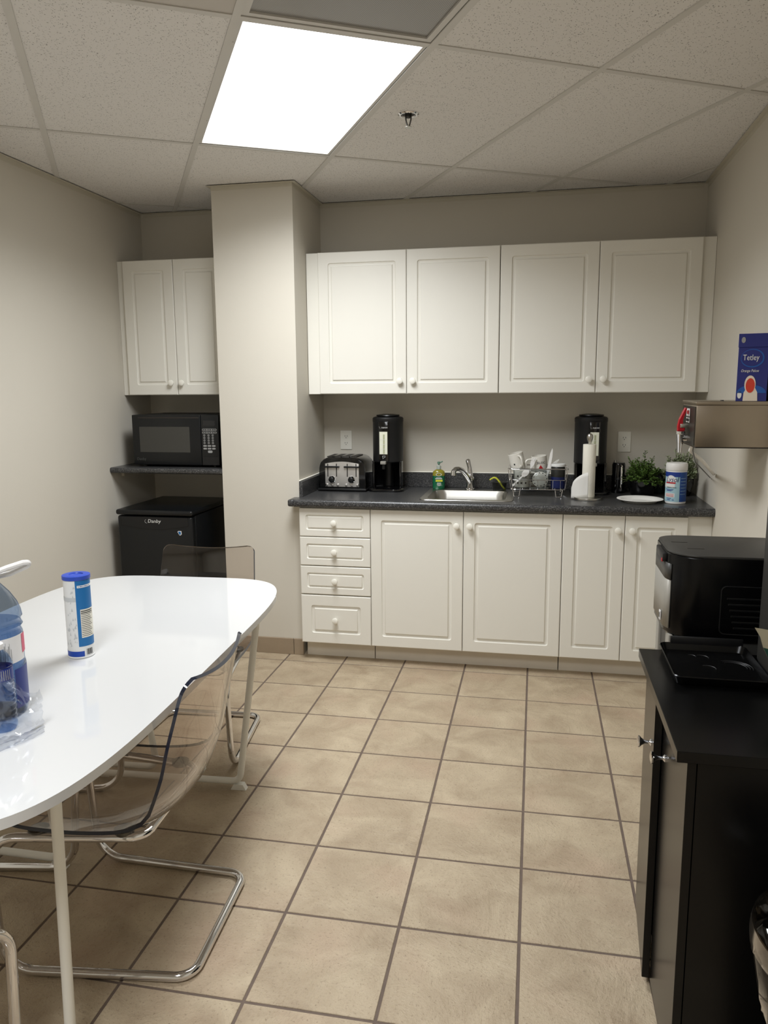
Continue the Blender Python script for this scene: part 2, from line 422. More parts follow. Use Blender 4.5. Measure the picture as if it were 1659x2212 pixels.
def clip_poly(poly, x0, x1, y0, y1):
    def cl(P, ins, inter):
        o = []
        for i in range(len(P)):
            a, b = P[i-1], P[i]
            if ins(b):
                if not ins(a): o.append(inter(a, b))
                o.append(b)
            elif ins(a): o.append(inter(a, b))
        return o
    def ix(x): return lambda a, b: (x, a[1]+(b[1]-a[1])*(x-a[0])/(b[0]-a[0]))
    def iy(y): return lambda a, b: (a[0]+(b[0]-a[0])*(y-a[1])/(b[1]-a[1]), y)
    for ins, inter in ((lambda p: p[0] >= x0, ix(x0)), (lambda p: p[0] <= x1, ix(x1)), (lambda p: p[1] >= y0, iy(y0)), (lambda p: p[1] <= y1, iy(y1))):
        if not poly: return poly
        poly = cl(poly, ins, inter)
    return poly
def area(P): return abs(sum(P[i-1][0]*P[i][1]-P[i][0]*P[i-1][1] for i in range(len(P))))/2

# ================================================================== SETTING
floor = struct(B().box(XL-.1, XR+.1, YF-.1, YB+.1, -.06, -.0022).obj('floor', 'grout', smooth=0))
G_ = 0.0085
tile_mesh = None
ct_, st_ = math.cos(TTH), math.sin(TTH)
for i in range(-5, 9):
    for j in range(-3, 19):
        x0, x1, y0, y1 = i*TP+G_/2, (i+1)*TP-G_/2, -(j+1)*TP+G_/2, -j*TP-G_/2
        cor = [(TX+a*ct_-b*st_, TY+a*st_+b*ct_) for a, b in ((x0, y0), (x1, y0), (x1, y1), (x0, y1))]
        cp = clip_poly(cor, XL+.001, XR-.001, YF+.001, YB-.001)
        if len(cp) < 3 or area(cp) < 2e-4: continue
        cxm = TX+((x0+x1)/2)*ct_-((y0+y1)/2)*st_; cym = TY+((x0+x1)/2)*st_+((y0+y1)/2)*ct_
        if cxm > COLX0-.2 and cxm < COLX1+.02 and cym > COLY+.2 and cym < 0: pass
        full = area(cp) > area(cor)-1e-6
        if full and tile_mesh is not None:
            t = bpy.data.objects.new('tile', tile_mesh); C.objects.link(t)
            t.parent = floor; t.location = (cxm, cym, 0)
        else:
            t = B().prism([(x-cxm, y-cym) for x, y in cp], -.006, 0.0, bev=.0012, seg=1).obj('tile', 'floor_tile', floor, (cxm, cym, 0), smooth=0)
            if full: tile_mesh = t.data

H_ = ZC+.06
struct(B().box(XL-.1, XL, YF-.1, YB+.1, -.02, H_).obj('wall_left', 'wall_paint', smooth=0))
struct(B().box(XR, XR+.1, YF-.1, YB+.1, -.02, H_).obj('wall_right', 'wall_paint', smooth=0))
struct(B().box(XL, XR, YB, YB+.1, -.02, H_).obj('wall_back', 'wall_paint', smooth=0))
struct(B().box(XL, XR, YF-.1, YF, -.02, H_).obj('wall_rear', 'wall_paint', smooth=0))
struct(B().box(COLX0, COLX1, COLY, YB, 0, ZC-.0005).obj('wall_column', 'wall_paint', smooth=0))

# skirting of cut tile pieces round the column and along the left wall
def skirting(name, pieces):
    root = bpy.data.objects.new(name, None); C.objects.link(root); struct(root)
    for (x0, x1, y0, y1) in pieces:
        B().box(x0, x1, y0, y1, 0.0, .094, bev=.0015, seg=1).obj('tile', 'base_tile', root, smooth=0)
d_ = .011
skirting('baseboard_column', [(COLX0-d_, COLX0+.17, COLY-d_, COLY), (COLX0+.173, COLX0+.395, COLY-d_, COLY), (COLX0+.398, COLX1+.004, COLY-d_, COLY),
                              (COLX0-d_, COLX0, COLY+.001, COLY+.33), (COLX0-d_, COLX0, COLY+.333, -.001)])
pcs = []; y = -.001
while y > YF+.05:
    pcs.append((XL, XL+d_, max(YF, y-.332), y)); y -= .335
skirting('baseboard_left', pcs)

# ceiling: slab, tiles, tee bars, all turned by GTH against the walls
ceiling = struct(B().box(XL-.1, XR+.1, YF-.1, YB+.1, ZC+.06, ZC+.12).obj('ceiling', 'trim_white', smooth=0))
cg, sg = math.cos(GTH), math.sin(GTH)
def gw(a, b): return (GX+a*cg-b*sg, GY+a*sg+b*cg)
LIT = [(0, 0), (-2, -2)]; UNLIT = [(0, -1)]; SMOOTH = [(-1, -1)]
for i in range(-9, 9):
    for j in range(-6, 6):
        if (i, j) in LIT or (i, j) in UNLIT: continue
        e = .0035
        cor = [gw(i*G0+e, j*G1+e), gw((i+1)*G0-e, j*G1+e), gw((i+1)*G0-e, (j+1)*G1-e), gw(i*G0+e, (j+1)*G1-e)]
        cp = clip_poly(cor, XL+.002, XR-.002, YF+.002, YB-.002)
        if len(cp) < 3 or area(cp) < 4e-4: continue
        sm = (i, j) in SMOOTH
        B().prism(cp, ZC+.0042, ZC+.018).obj('smooth_panel' if sm else 'ceiling_tile', 'panel_smooth' if sm else 'ceiling_tile', ceiling, smooth=0)
def tee(a0, a1, b0, b1, z0):
    cp = clip_poly([gw(a0, b0), gw(a1, b0), gw(a1, b1), gw(a0, b1)], XL+.003, XR-.003, YF+.003, YB-.003)
    if len(cp) >= 3: B().prism(cp, z0, ZC+.0038).obj('tee_bar', 'tee_white', ceiling, smooth=0)
for i in range(-9, 10): tee(i*G0-.012, i*G0+.012, -7, 7, ZC)
for j in range(-5, 6): tee(-7, 7, j*G1-.012, j*G1+.012, ZC+.0008)
# wall angle round the room and the column
tw, tz0, tz1 = .02, ZC-.0032, ZC-.0006
def trim(n, x0, x1, y0, y1, vx0, vx1, vy0, vy1):
    b = B().box(x0, x1, y0, y1, tz0, tz1).box(vx0, vx1, vy0, vy1, ZC-.022, tz0)
    struct(b.obj('trim_%d' % n, 'trim_white', smooth=0))
trim(1, XL, XL+tw, YF, YB, XL, XL+.0015, YF, YB)
trim(2, XR-tw, XR, YF, YB, XR-.0015, XR, YF, YB)
trim(3, XL+tw, COLX0, YB-tw, YB, XL+tw, COLX0, YB-.0015, YB)
trim(4, COLX1, XR-tw, YB-tw, YB, COLX1, XR-tw, YB-.0015, YB)
trim(5, COLX0-tw, COLX1+tw, COLY-tw, COLY, COLX0, COLX1, COLY-.0015, COLY)
trim(6, COLX1, COLX1+tw, COLY, YB-tw, COLX1, COLX1+.0015, COLY, YB-tw)
trim(7, COLX0-tw, COLX0, COLY, YB-tw, COLX0-.0015, COLX0, COLY, YB-tw)

# recessed fluorescent fittings
def troffer(i, j, lit, label, watts=0.0):
    c0 = gw((i+.5)*G0, (j+.5)*G1)
    t = thing('ceiling_light', label, 'ceiling light', (c0[0], c0[1], ZC), GTH)
    hx, hy = G0/2-.0135, G1/2-.0135; fw_ = .011 if lit else .02
    f = B()
    for (x0, x1, y0, y1) in ((-hx, hx, -hy, -hy+fw_), (-hx, hx, hy-fw_, hy), (-hx, -hx+fw_, -hy+fw_, hy-fw_), (hx-fw_, hx, -hy+fw_, hy-fw_)):
        f.box(x0, x1, y0, y1, .004, .03)
    f.obj('frame', 'tee_white', t, smooth=0)
    B().box(-hx, hx, -hy, hy, .031, .05).obj('housing', 'tee_white', t, smooth=0)
    B().box(-hx+fw_+.0005, hx-fw_-.0005, -hy+fw_+.0005, hy-fw_-.0005, .010, .016).obj('lens', 'lens_lit' if lit else 'lens_unlit', t, smooth=0)
    if lit:
        ld = bpy.data.lights.new('tube_light', 'AREA'); ld.shape = 'RECTANGLE'; ld.size = 2*hx-.06; ld.size_y = 2*hy-.06
        ld.energy = watts; ld.color = LAMP_COL; ld.spread = R(150)
        lo = bpy.data.objects.new('tube_light', ld); C.objects.link(lo); lo.parent = t; lo.location = (0, 0, .0085)
    for yy in (-.45, .3):
        B().box(-hx-.001, -hx+.006, yy, yy+.03, .0015, .004).obj('latch', 'tee_white', t, smooth=0)
    return t
troffer(0, 0, True, 'lit fluorescent ceiling panel with a glowing white lens over the table', LAMP_W[0])
troffer(-2, -2, True, 'lit fluorescent ceiling panel behind the near end of the table', LAMP_W[1])
troffer(0, -1, False, 'switched-off ceiling light panel with a dull grey ribbed lens')

# sprinkler
t = thing('fire_sprinkler', 'chrome fire sprinkler head hanging from a ceiling tile', 'sprinkler', (1.169, -1.364, ZC+.004))
B().lathe([(.041, 0), (.041, -.002), (.036, -.006), (.030, -.006), (.027, -.001), (.027, 0)], seg=40, cap=False).obj('escutcheon', 'chrome', t)
B().lathe([(.0275, -.0012), (0, -.0012)], seg=32, cap=False).obj('recess', 'slot_dark', t)
B().tube([(-.011, 0, -.002), (-.010, 0, -.022), (-.004, 0, -.044)], .003, 8).tube([(.011, 0, -.002), (.010, 0, -.022), (.004, 0, -.044)], .003, 8).lathe([(.010, 0), (.010, -.012), (.005, -.016)], seg=16).obj('frame', 'dark_steel', t)
B().lathe([(.004, -.040), (.005, -.046), (.014, -.048), (.014, -.050), (0, -.050)], seg=20).obj('deflector', 'steel', t)

# ================================================================== CABINETS
def door_mesh(wd, ht, th=.019, rail=.057, groove=.021):
    """routed thermofoil door, front face towards -Y, lower left corner at the origin"""
    b = B()
    rail = min(rail, wd*.26, ht*.3)
    loops = []
    def ring(ins, y, r):
        n = 3
        pts = rrect(ins, wd-ins, ins, ht-ins, max(r, 1e-4), n)
        return [b.bm.verts.new((x, y, z)) for x, z in pts]
    spec = [(0, 0, .0012), (0, -(th-.003), .0012), (.0035, -th, .0012), (rail, -th, .012), (rail+.003, -th+.0055, .011), (rail+.008, -th+.0072, .009),
            (rail+groove-.004, -th+.0060, .0006), (rail+groove, -th+.0002, .0004)]
    rings = [ring(*q) for q in spec]
    b.bm.faces.new(rings[0])
    for A, Bq in zip(rings[:-1], rings[1:]):
        n = len(A)
        for k in range(n): b.bm.faces.new((A[k], A[(k+1) % n], Bq[(k+1) % n], Bq[k]))
    b.bm.faces.new(rings[-1])
    return b
KNOB = None
def knob(parent, x, z, y):
    global KNOB
    if KNOB is None:
        k = B().lathe([(.0085, 0), (.008, .008), (.0075, .012), (.015, .0165), (.0172, .021), (.0165, .0255), (.012, .028), (0, .0285)], seg=24,
                      M=Matrix.Rotation(R(90), 4, 'X')).obj('knob', 'knob_white', parent, (x, y, z))
        KNOB = k.data
        return k
    k = bpy.data.objects.new('knob', KNOB); C.objects.link(k); k.parent = parent; k.location = (x, y, z); return k
def add_door(root, name, x0, x1, z0, z1, yf, kx, kz):
    """x/z in the cabinet's own frame; yf = y of the carcass face"""
    wd, ht = x1-x0, z1-z0
    d = door_mesh(wd, ht, groove=.021 if min(wd, ht) > .2 else .014, rail=.057 if min(wd, ht) > .2 else .036).obj(name, 'white_laminate', root, (x0, yf, z0), smooth=25)
    if kx is not None: knob(d, kx-x0, kz-z0, -.019)
    return d
def cabinet(label, x0, x1, z0, z1, depth, doors, cat='cabinet', drawers=(), name='wall_cabinet', toe=False, fillers=(), hollow=False):
    t = thing(name, label, cat, (x0, -.001, z0 if not toe else 0.0))
    zb = 0.0
    lo = (z0 if toe else 0.0); hi = lo+(z1-z0)
    if hollow:
        for a in (0, x1-x0-.016): B().box(a, a+.016, -depth, 0, lo, hi).obj('side_panel', 'cabinet_carcass', t, smooth=0)
        B().box(.0162, x1-x0-.0162, -depth, -.002, lo, lo+.016).obj('bottom_panel', 'cabinet_carcass', t, smooth=0)
        B().box(.0162, x1-x0-.0162, -.012, -.002, lo+.0165, hi).obj('back_panel', 'cabinet_carcass', t, smooth=0)
        B().box(.0162, x1-x0-.0162, -depth, -depth+.012, hi-.03, hi).obj('front_rail', 'cabinet_carcass', t, smooth=0)
    else: B().box(0, x1-x0, -depth, 0, lo, hi, bev=.0008, seg=1).obj('carcass', 'cabinet_carcass', t, smooth=0)
    if toe:
        B().box(.002, x1-x0-.002 if toe is True else toe, -.513, -.497, 0.0, lo).obj('toe_kick', 'toe_kick', t, smooth=0)
        B().box(.02, x1-x0-.02, -.49, -.02, 0.0, lo).obj('plinth', 'cabinet_carcass', t, smooth=0)
    g = .0015
    for (a, b_, kx, kz) in doors: add_door(t, 'door', a-x0+g, b_-x0-g, lo+.001, hi-.001, -depth, kx-x0 if kx else None, kz - (z0 if not toe else 0))
    for (a, b_) in drawers:
        add_door(t, 'drawer', g, x1-x0-g, a, b_, -depth, (x1-x0)/2, (a+b_)/2)
    for (a, b_) in fillers:
        B().box(a-x0, b_-x0, -depth-.003, -depth+.02, lo, hi, bev=.001, seg=1).obj('filler_strip', 'white_laminate', t, smooth=0)
    return t
UZ0, UZ1 = 1.4689, 2.2356
kz = UZ0+.07
cabinet('white wall cabinet over the toaster and sink, two raised-panel doors', .4849, 1.482, UZ0, UZ1, .308,
        [(.4849, .9816, .9816-.036, kz), (.9816, 1.482, .9816+.036, kz)], fillers=[(COLX1+.003, .4849)])
cabinet('white wall cabinet over the paper towel holder, two raised-panel doors', 1.4835, 2.4864, UZ0, UZ1, .308,
        [(1.4835, 1.9866, 1.9866-.036, kz), (1.9866, 2.4864, 1.9866+.036, kz)], fillers=[(2.4864, XR-.001)])
cabinet('narrow white wall cabinet with two tall doors above the microwave', -.69, -.06, UZ0, UZ1, .308,
        [(-.69, -.3753, -.3753-.033, kz), (-.3753, -.06, -.3753+.033, kz)], fillers=[(XL+.001, -.69), (-.06, COLX0-.001)])
LZ0, LZ1 = .1049, .8644
cabinet('white drawer base cabinet with four stacked drawers beside the column', .4345, .8309, LZ0, LZ1, .59, [], name='base_cabinet', cat='cabinet',
        toe=True, drawers=[(LZ1-.157, LZ1-.001), (LZ1-.318, LZ1-.161), (LZ1-.480, LZ1-.323), (LZ0+.001, LZ1-.486)])
cabinet('white base cabinet with two wide doors below the sink', .8314, 1.8332, LZ0, LZ1, .59,
        [(.8314, 1.3284, 1.3284-.034, .789), (1.3284, 1.8332, 1.3284+.034, .789)], name='base_cabinet', toe=True, hollow=True)
cabinet('white base cabinet with two narrow doors below the wipes canister', 1.8337, 2.4361, LZ0, LZ1, .59,
        [(1.8337, 2.1372, 2.1372-.034, .789), (2.1372, 2.4361, 2.1372+.034, .789)], name='base_cabinet', toe=XR-.002-1.8337, fillers=[(2.4361, XR-.001)])

# worktop with backsplash, cut out for the sink
SX0, SX1, SY0, SY1 = 1.083, 1.578, -.56, -.075
def nose_profile(y0, z0, z1, r=.012):
    p = [(0, z0), (0, z1)]
    cy = y0+r
    for k in range(7): a = R(90+90*k/6); p.append((cy+r*math.cos(a), z1-r+r*math.sin(a)))
    for k in range(7): a = R(180+90*k/6); p.append((cy+r*math.cos(a), z0+r+r*math.sin(a)))
    return p
def extrude_x(b, prof, x0, x1):
    A = [b.bm.verts.new((x0, y, z)) for y, z in prof]; Q = [b.bm.verts.new((x1, y, z)) for y, z in prof]; n = len(prof)
    b.bm.faces.new(A); b.bm.faces.new(list(reversed(Q)))
    for k in range(n): b.bm.faces.new((A[k], A[(k+1) % n], Q[(k+1) % n], Q[k]))
    return b
t = thing('worktop', 'speckled charcoal laminate worktop running under the wall cabinets', 'countertop', (0, -.001, CT-.042))
cx0 = COLX1+.002
b = B()
fr, bk, lf, rg = SY0+.03, SY1-.02, SX0+.03, SX1-.03
prof = nose_profile(-.64, 0, .042, .016)
front = [(max(fr, y) if y > fr else y, z) for y, z in prof]
front[0] = (fr, 0); front[1] = (fr, .042)
extrude_x(b, front, cx0, XR-.001)
b.box(COLX1-.034, cx0, -.638, COLY-.003, .002, .040, bev=.01, seg=3)
b.box(cx0, lf, fr, 0, 0, .042); b.box(rg, XR-.001, fr, 0, 0, .042); b.box(lf, rg, bk, 0, 0, .042)
b.obj('slab', 'laminate', t, smooth=35)
B().box(cx0, XR-.001, -.02, 0, .042, .128, bev=.002, seg=1).obj('backsplash', 'laminate', t, smooth=0)
B().box(cx0, cx0+.02, -.535, -.021, .042, .128, bev=.002, seg=1).obj('side_splash', 'laminate', t, smooth=0)
B().box(cx0+.02, XR-.001, -.009, 0, .1282, .1345, bev=.002, seg=1).obj('caulk_line', 'caulk', t, smooth=0)
B().box(cx0, cx0+.009, -.535, -.0092, .1282, .1345, bev=.002, seg=1).obj('caulk_line', 'caulk', t, smooth=0)

# shelf in the alcove left of the column
t = thing('wall_shelf', 'speckled charcoal laminate shelf in the alcove, under the microwave', 'shelf', (0, -.001, 1.025))
extrude_x(B(), nose_profile(-.525, 0, .032, .013), XL+.001, COLX0-.001).obj('board', 'laminate', t, smooth=35)
for cx in (XL+.001, COLX0-.019): B().box(cx, cx+.018, -.40, -.02, -.03, -.0005).obj('cleat', 'trim_white', t, smooth=0)

# ================================================================== ALCOVE APPLIANCES
t = thing('microwave_oven', 'black microwave oven standing on the alcove shelf', 'microwave', (-.348, -.45, 1.0575))
wm, hm, dm = .267, .30, .40
B().box(-wm, wm, .02, dm, .012, hm, bev=.006).obj('body', 'black_satin', t)
for sx in (-.22, .22):
    for yy in (.05, .36): B().cyl((sx, yy, 0), (sx, yy, .014), .014).obj('foot', 'black_plastic', t)
dr = B().box(-wm, .158, 0, .021, .012, hm, bev=.005).obj('door', 'black_body', t)
B().box(-wm+.045, .09, -.0012, .001, .085, .232, bev=.0005, seg=1).obj('window', 'microwave_glass', dr)
B().box(-wm+.04, .15, -.001, .002, hm-.02, hm-.012).obj('grip_slot', 'slot_dark', dr, smooth=0)
text('brand_lettering', 'Danby', .022, 'print_dim', dr, (-wm+.05, -.0006, .045))
cp = B().box(.160, wm, 0, .021, .012, hm, bev=.005).obj('control_panel', 'black_body', t)
B().box(.176, .246, -.0008, .001, .238, .268).obj('display', 'dark_display', cp, smooth=0)
b = B(); bt = B()
for q, zz in enumerate((.216, .200)):
    b.prism([(x, z) for x, z in rrect(.168, .256, zz-.0058, zz+.0058, .0057)], 0, .0006, M=Matrix.Translation((0, -.0002, 0)) @ Matrix.Rotation(R(90), 4, 'X'))
    for k in range(3): bt.box(.172+k*.028, .195+k*.028, -.0012, -.0009, zz-.004, zz+.004)
    for k in range(3): b.box(.177+k*.028, .190+k*.028, -.0016, -.0013, zz-.0012, zz+.0012)
for r_ in range(4):
    for k in range(3):
        cx, cz = .180+k*.0255, .184-r_*.0145
        b.lathe([(.0062, 0), (.0062, .0006), (.0046, .0006), (.0046, 0)], seg=14, cap=False, M=Matrix.Translation((cx, -.0006, cz)) @ Matrix.Rotation(R(90), 4, 'X'))
        b.box(cx-.0018, cx+.0018, -.0012, -.0006, cz-.0022, cz+.0022)
for r_ in range(2):
    for k in range(3):
        cx, cz = .182+k*.0265, .124-r_*.0155
        b.prism(rrect(cx-.011, cx+.011, cz-.0045, cz+.0045, .0044), 0, .0008, M=Matrix.Rotation(R(90), 4, 'X'))
b.prism(rrect(.198, .226, .084, .098, .006), 0, .0008, M=Matrix.Rotation(R(90), 4, 'X'))
kp = b.obj('keypad', 'print_grey', cp, smooth=0); bt.obj('key_face', 'black_body', kp, smooth=0)
B().box(.163, wm-.002, -.002, .001, .014, .062, bev=.001, seg=1).obj('door_button', 'black_satin', cp)
cord = B().tube(fillet([(.245, .34, hm-.002), (.245, .37, hm+.03), (.232, .37, hm+.06), (.232, .37, hm+.112)], .02), .004, 8).obj('power_cord', 'black_plastic', t)

t = thing('mini_fridge', 'black compact fridge on the floor under the alcove shelf', 'fridge', (-.425, -.60, 0))
B().box(-.225, .228, .05, .54, .02, .795, bev=.008).obj('body', 'black_body', t)
B().box(-.235, .235, -.012, .55, .797, .828, bev=.012, seg=3).obj('top', 'black_body', t)
d = B().box(-.23, .228, -.002, .047, .03, .792, bev=.012, seg=3).obj('door', 'black_body', t)
b = B()
arc = [(-.205, .74)] + [(-.205+.41*k/14, .74-.022*math.sin(math.pi*k/14)) for k in range(15)][1:-1] + [(.205, .74), (.205, .788), (-.205, .788)]
b.prism(arc, 0, .006, M=Matrix.Translation((0, 0, 0)) @ Matrix.Rotation(R(90), 4, 'X'), bev=.0015, seg=1)
h = b.obj('handle_panel', 'black_satin', d)
text('brand_lettering', 'Danby', .028, 'print_white', h, (0.0, -.0066, .764), shear=.15, sx=1.1)
B().tube([(-.045+.012*math.cos(R(a)), -.0066, .763+.011*math.sin(R(a))) for a in range(110, 290, 20)], .0013, 6).obj('brand_emblem', 'print_grey', h)
for sx in (-.19, .19): B().cyl((sx, .07, 0), (sx, .07, .022), .02).obj('foot', 'black_plastic', t)
for sx in (-.19, .19): B().cyl((sx, .5, 0), (sx, .5, .022), .02).obj('foot', 'black_plastic', t)

t = thing('fridge_magnet', 'small blue and white shield magnet on the black fridge door', 'magnet', (-.273, -.6022, .70))
B().prism([(-.013, .006), (-.008, .012), (.010, .012), (.012, -.006), (.006, -.013), (-.002, -.013)], 0, .003, M=Matrix.Rotation(R(90), 4, 'X'), bev=.0006, seg=1).obj('badge', 'label_white', t)
B().prism([(-.008, .006), (-.005, .009), (.007, .009), (.008, -.004), (.004, -.009), (-.001, -.009)], .003, .0038, M=Matrix.Rotation(R(90), 4, 'X')).obj('emblem', 'can_blue', t, smooth=0)

# ================================================================== ON THE WORKTOP
RX = Matrix.Rotation(R(90), 4, 'X')
# sink
t = thing('kitchen_sink', 'stainless steel drop-in sink set into the worktop', 'sink', (0, 0, CT))
outer = rrect(SX0, SX1, SY0, SY1, .045, 6); inner = rrect(SX0+.036, SX1-.036, SY0+.034, SY1-.085, .06, 6)
mid = rrect(SX0+.048, SX1-.048, SY0+.046, SY1-.097, .06, 6); low = rrect(SX0+.07, SX1-.07, SY0+.07, SY1-.12, .06, 6)
b = B()
def lp(pts, z): return [b.bm.verts.new((x, y, z)) for x, y in pts]
rings = [lp(outer, .0005), lp([(x*.995+.005*(SX0+SX1)/2, y*.99+.01*(SY0+SY1)/2) for x, y in outer], .0035), lp(inner, .0035), lp(inner, .001), lp(mid, -.02), lp(mid, -.13), lp(low, -.155)]
for A, Q in zip(rings[:-1], rings[1:]):
    for k in range(len(A)): b.bm.faces.new((A[k], A[(k+1) % len(A)], Q[(k+1) % len(A)], Q[k]))
b.bm.faces.new(rings[-1])
b.obj('basin', 'steel', t, smooth=40)
B().lathe([(.042, -.1548), (.04, -.1535), (.03, -.1545), (.012, -.1545), (0, -.1545)], c=((SX0+SX1)/2, (SY0+SY1)/2-.02, 0), seg=24).obj('drain', 'chrome', t)

# faucet
t = thing('kitchen_faucet', 'chrome single-lever faucet with a spout turned sideways behind the sink', 'faucet', (1.318, -.115, CT+.0036))
B().lathe([(.032, 0), (.031, .006), (.024, .009), (.023, .05), (.0235, .062), (.021, .072), (.012, .08), (0, .082)], seg=28).obj('base', 'chrome', t)
sp = [(0, -.004, .035), (-.008, -.018, .06), (-.022, -.045, .092), (-.04, -.075, .118), (-.058, -.1, .13), (-.074, -.122, .129), (-.082, -.135, .118)]
B().tube(sp, .0135, 12, radii=[.017, .0165, .016, .0145, .0135, .0135, .014]).cyl((-.082, -.135, .121), (-.0835, -.137, .095), .0145, 16).obj('spout', 'chrome', t)
B().tube([(0, 0, .07), (0, .004, .09), (-.006, .006, .13), (-.016, .004, .17), (-.018, .003, .176)], .011, 12, radii=[.017, .015, .013, .0145, .008]).obj('lever', 'chrome', t)

# hand soap
t = thing('soap_bottle', 'green and amber hand soap pump bottle at the left rim of the sink', 'soap bottle', (1.135, -.118, CT+.0037), R(12))
b = B(); prof = [(.031, .0), (.035, .004), (.036, .03), (.036, .085), (.034, .102), (.022, .112), (.012, .116)]
def flat_lathe(b, prof, k, seg=28, mi=0):
    M = Matrix.Diagonal((1, k, 1, 1)); return b.lathe(prof, seg=seg, M=M, mi=mi)
flat_lathe(b, [(.031, .0), (.035, .004), (.036, .03), (.036, .078)], .62)
b.obj('lower_body', 'soap_green', t)
flat_lathe(B(), [(.0359, .0782), (.036, .088), (.034, .102), (.022, .112), (.012, .1155)], .62).obj('upper_body', 'soap_amber', t)
B().lathe([(.0125, .1156), (.013, .118), (.013, .136), (.009, .139), (.005, .14)], seg=20).obj('collar', 'pump_grey', t)
B().lathe([(.0045, .14), (.0045, .146), (.009, .147), (.009, .158), (.004, .160), (0, .1602)], seg=18).tube([(.004, 0, .155), (.016, -.002, .157), (.021, -.003, .163)], .0035, 8).obj('pump', 'pump_green', t)
b = B()
M = Matrix.Translation((-.002, -.0225, .086)) @ RX
b.lathe([(.0165, 0), (.0165, .0008), (.0135, .0008), (.0135, 0)], seg=28, cap=False, M=M @ Matrix.Diagonal((1, .55, 1, 1)))
for zz, w_ in ((.069, .016), (.064, .022), (.061, .022)): b.box(-w_, w_*.8, -.0236, -.0232, zz-.001, zz+.001)
for zz, w_ in ((.038, .012), (.034, .012), (.029, .013), (.025, .012), (.021, .008)): b.box(-w_, w_, -.0232, -.0228, zz-.0009, zz+.0009)
b.obj('label_print', 'print_white', t, smooth=0)
B().box(-.02, .02, -.0234, -.0230, .045, .056).obj('label_band', 'yellow', t, smooth=0)

# clear tub with a yellow scrubber
t = thing('plastic_tub', 'small clear plastic tub at the back of the sink', 'tub', (1.487, -.118, CT+.0037))
B().lathe([(.0, .001), (.038, .001), (.044, .044), (.05, .046), (.05, .050), (.0435, .050), (.0365, .003), (0, .003)], seg=28, cap=False).obj('bowl', 'milky_plastic', t)
t = thing('dish_sponge', 'yellow sponge cloth drooping out of the clear plastic tub', 'sponge', (1.487, -.118, CT+.0037))
rows = []
for k in range(13):
    u = k/12; x = -.056+.088*u; z = .058+.016*math.sin(math.pi*min(1, u*1.25))-.058*max(0, u-.25)**1.5*1.45
    rows.append([(x, v, z) for v in (-.014, 0, .014)])
b = B().grid(rows)
o = b.obj('dish_sponge_sheet', 'yellow', t); o.name = 'sheet'
md = o.modifiers.new('thick', 'SOLIDIFY'); md.thickness = .007; md.offset = 0

# toaster
t = thing('toaster', 'black four-slice toaster with a brushed steel front in the worktop corner', 'toaster', (.594, -.165, CT))
W2, D2, HT = .137, .125, .202
side = []
for k in range(25):
    a = R(180-180*k/24); side.append((W2*math.copysign(abs(math.cos(a))**.42, math.cos(a)), .086+.112*abs(math.sin(a))**.62))
prof = [(-W2-.006, .012)] + side + [(W2+.006, .012)]
B().prism(prof, -D2+.012, D2, M=Matrix.Rotation(R(90), 4, 'X') @ Matrix.Diagonal((1, 1, -1, 1)), bev=.010, seg=3).obj('body', 'black_gloss', t, smooth=40)
B().box(-W2-.008, W2+.008, -D2-.004, D2+.004, .004, .018, bev=.005).obj('base', 'black_satin', t)
for sx in (-.11, .11):
    for sy in (-.09, .09): B().cyl((sx, sy, 0), (sx, sy, .006), .01).obj('foot', 'black_plastic', t)
arch = [(-.10, .026), (.10, .026)] + [(.10-.2*k/10, .160+.012*math.sin(math.pi*k/10)) for k in range(11)]
f = B().prism(arch, 0, .004, M=Matrix.Translation((0, -D2+.013, 0)) @ RX, bev=.002, seg=2).obj('front_plate', 'brushed_front', t)
yf = -D2+.0088
for cx in (-.058, .058):
    for dx in (-.026, .026): B().box(cx+dx-.0028, cx+dx+.0028, yf-.0006, yf+.001, .085, .160).obj('lever_slot', 'slot_dark', f, smooth=0)
    B().prism(rrect(cx-.045, cx+.045, .138, .147, .0042), 0, .013, M=Matrix.Translation((0, yf, 0)) @ RX, bev=.002).obj('lever', 'black_plastic', f)
    kn = B().lathe([(.021, 0), (.021, .004), (.018, .008), (.018, .0)], seg=28, M=Matrix.Translation((cx-.002, yf, .068)) @ RX).obj('dial_ring', 'chrome', f)
    B().lathe([(.0155, .004), (.015, .016), (.012, .018), (0, .018)], seg=24, M=Matrix.Translation((cx-.002, yf, .068)) @ RX).obj('dial', 'black_plastic', kn)
    for k in range(3): B().lathe([(.0085, 0), (.008, .003), (.0062, .0058), (0, .007)], seg=18, M=Matrix.Translation((cx-.033+k*.033, yf, .0365)) @ RX).obj('button', 'chrome', f)
for k in range(4): B().box(-.096+k*.05, -.070+k*.05, -.085, .085, HT-.0085, HT-.0025, bev=.001, seg=1).obj('bread_slot', 'slot_dark', t, smooth=0)
for k in range(3): B().box(-.066+k*.05, -.049+k*.05, -.088, .088, HT-.006, HT-.001, bev=.002).obj('top_rib', 'black_gloss', t)

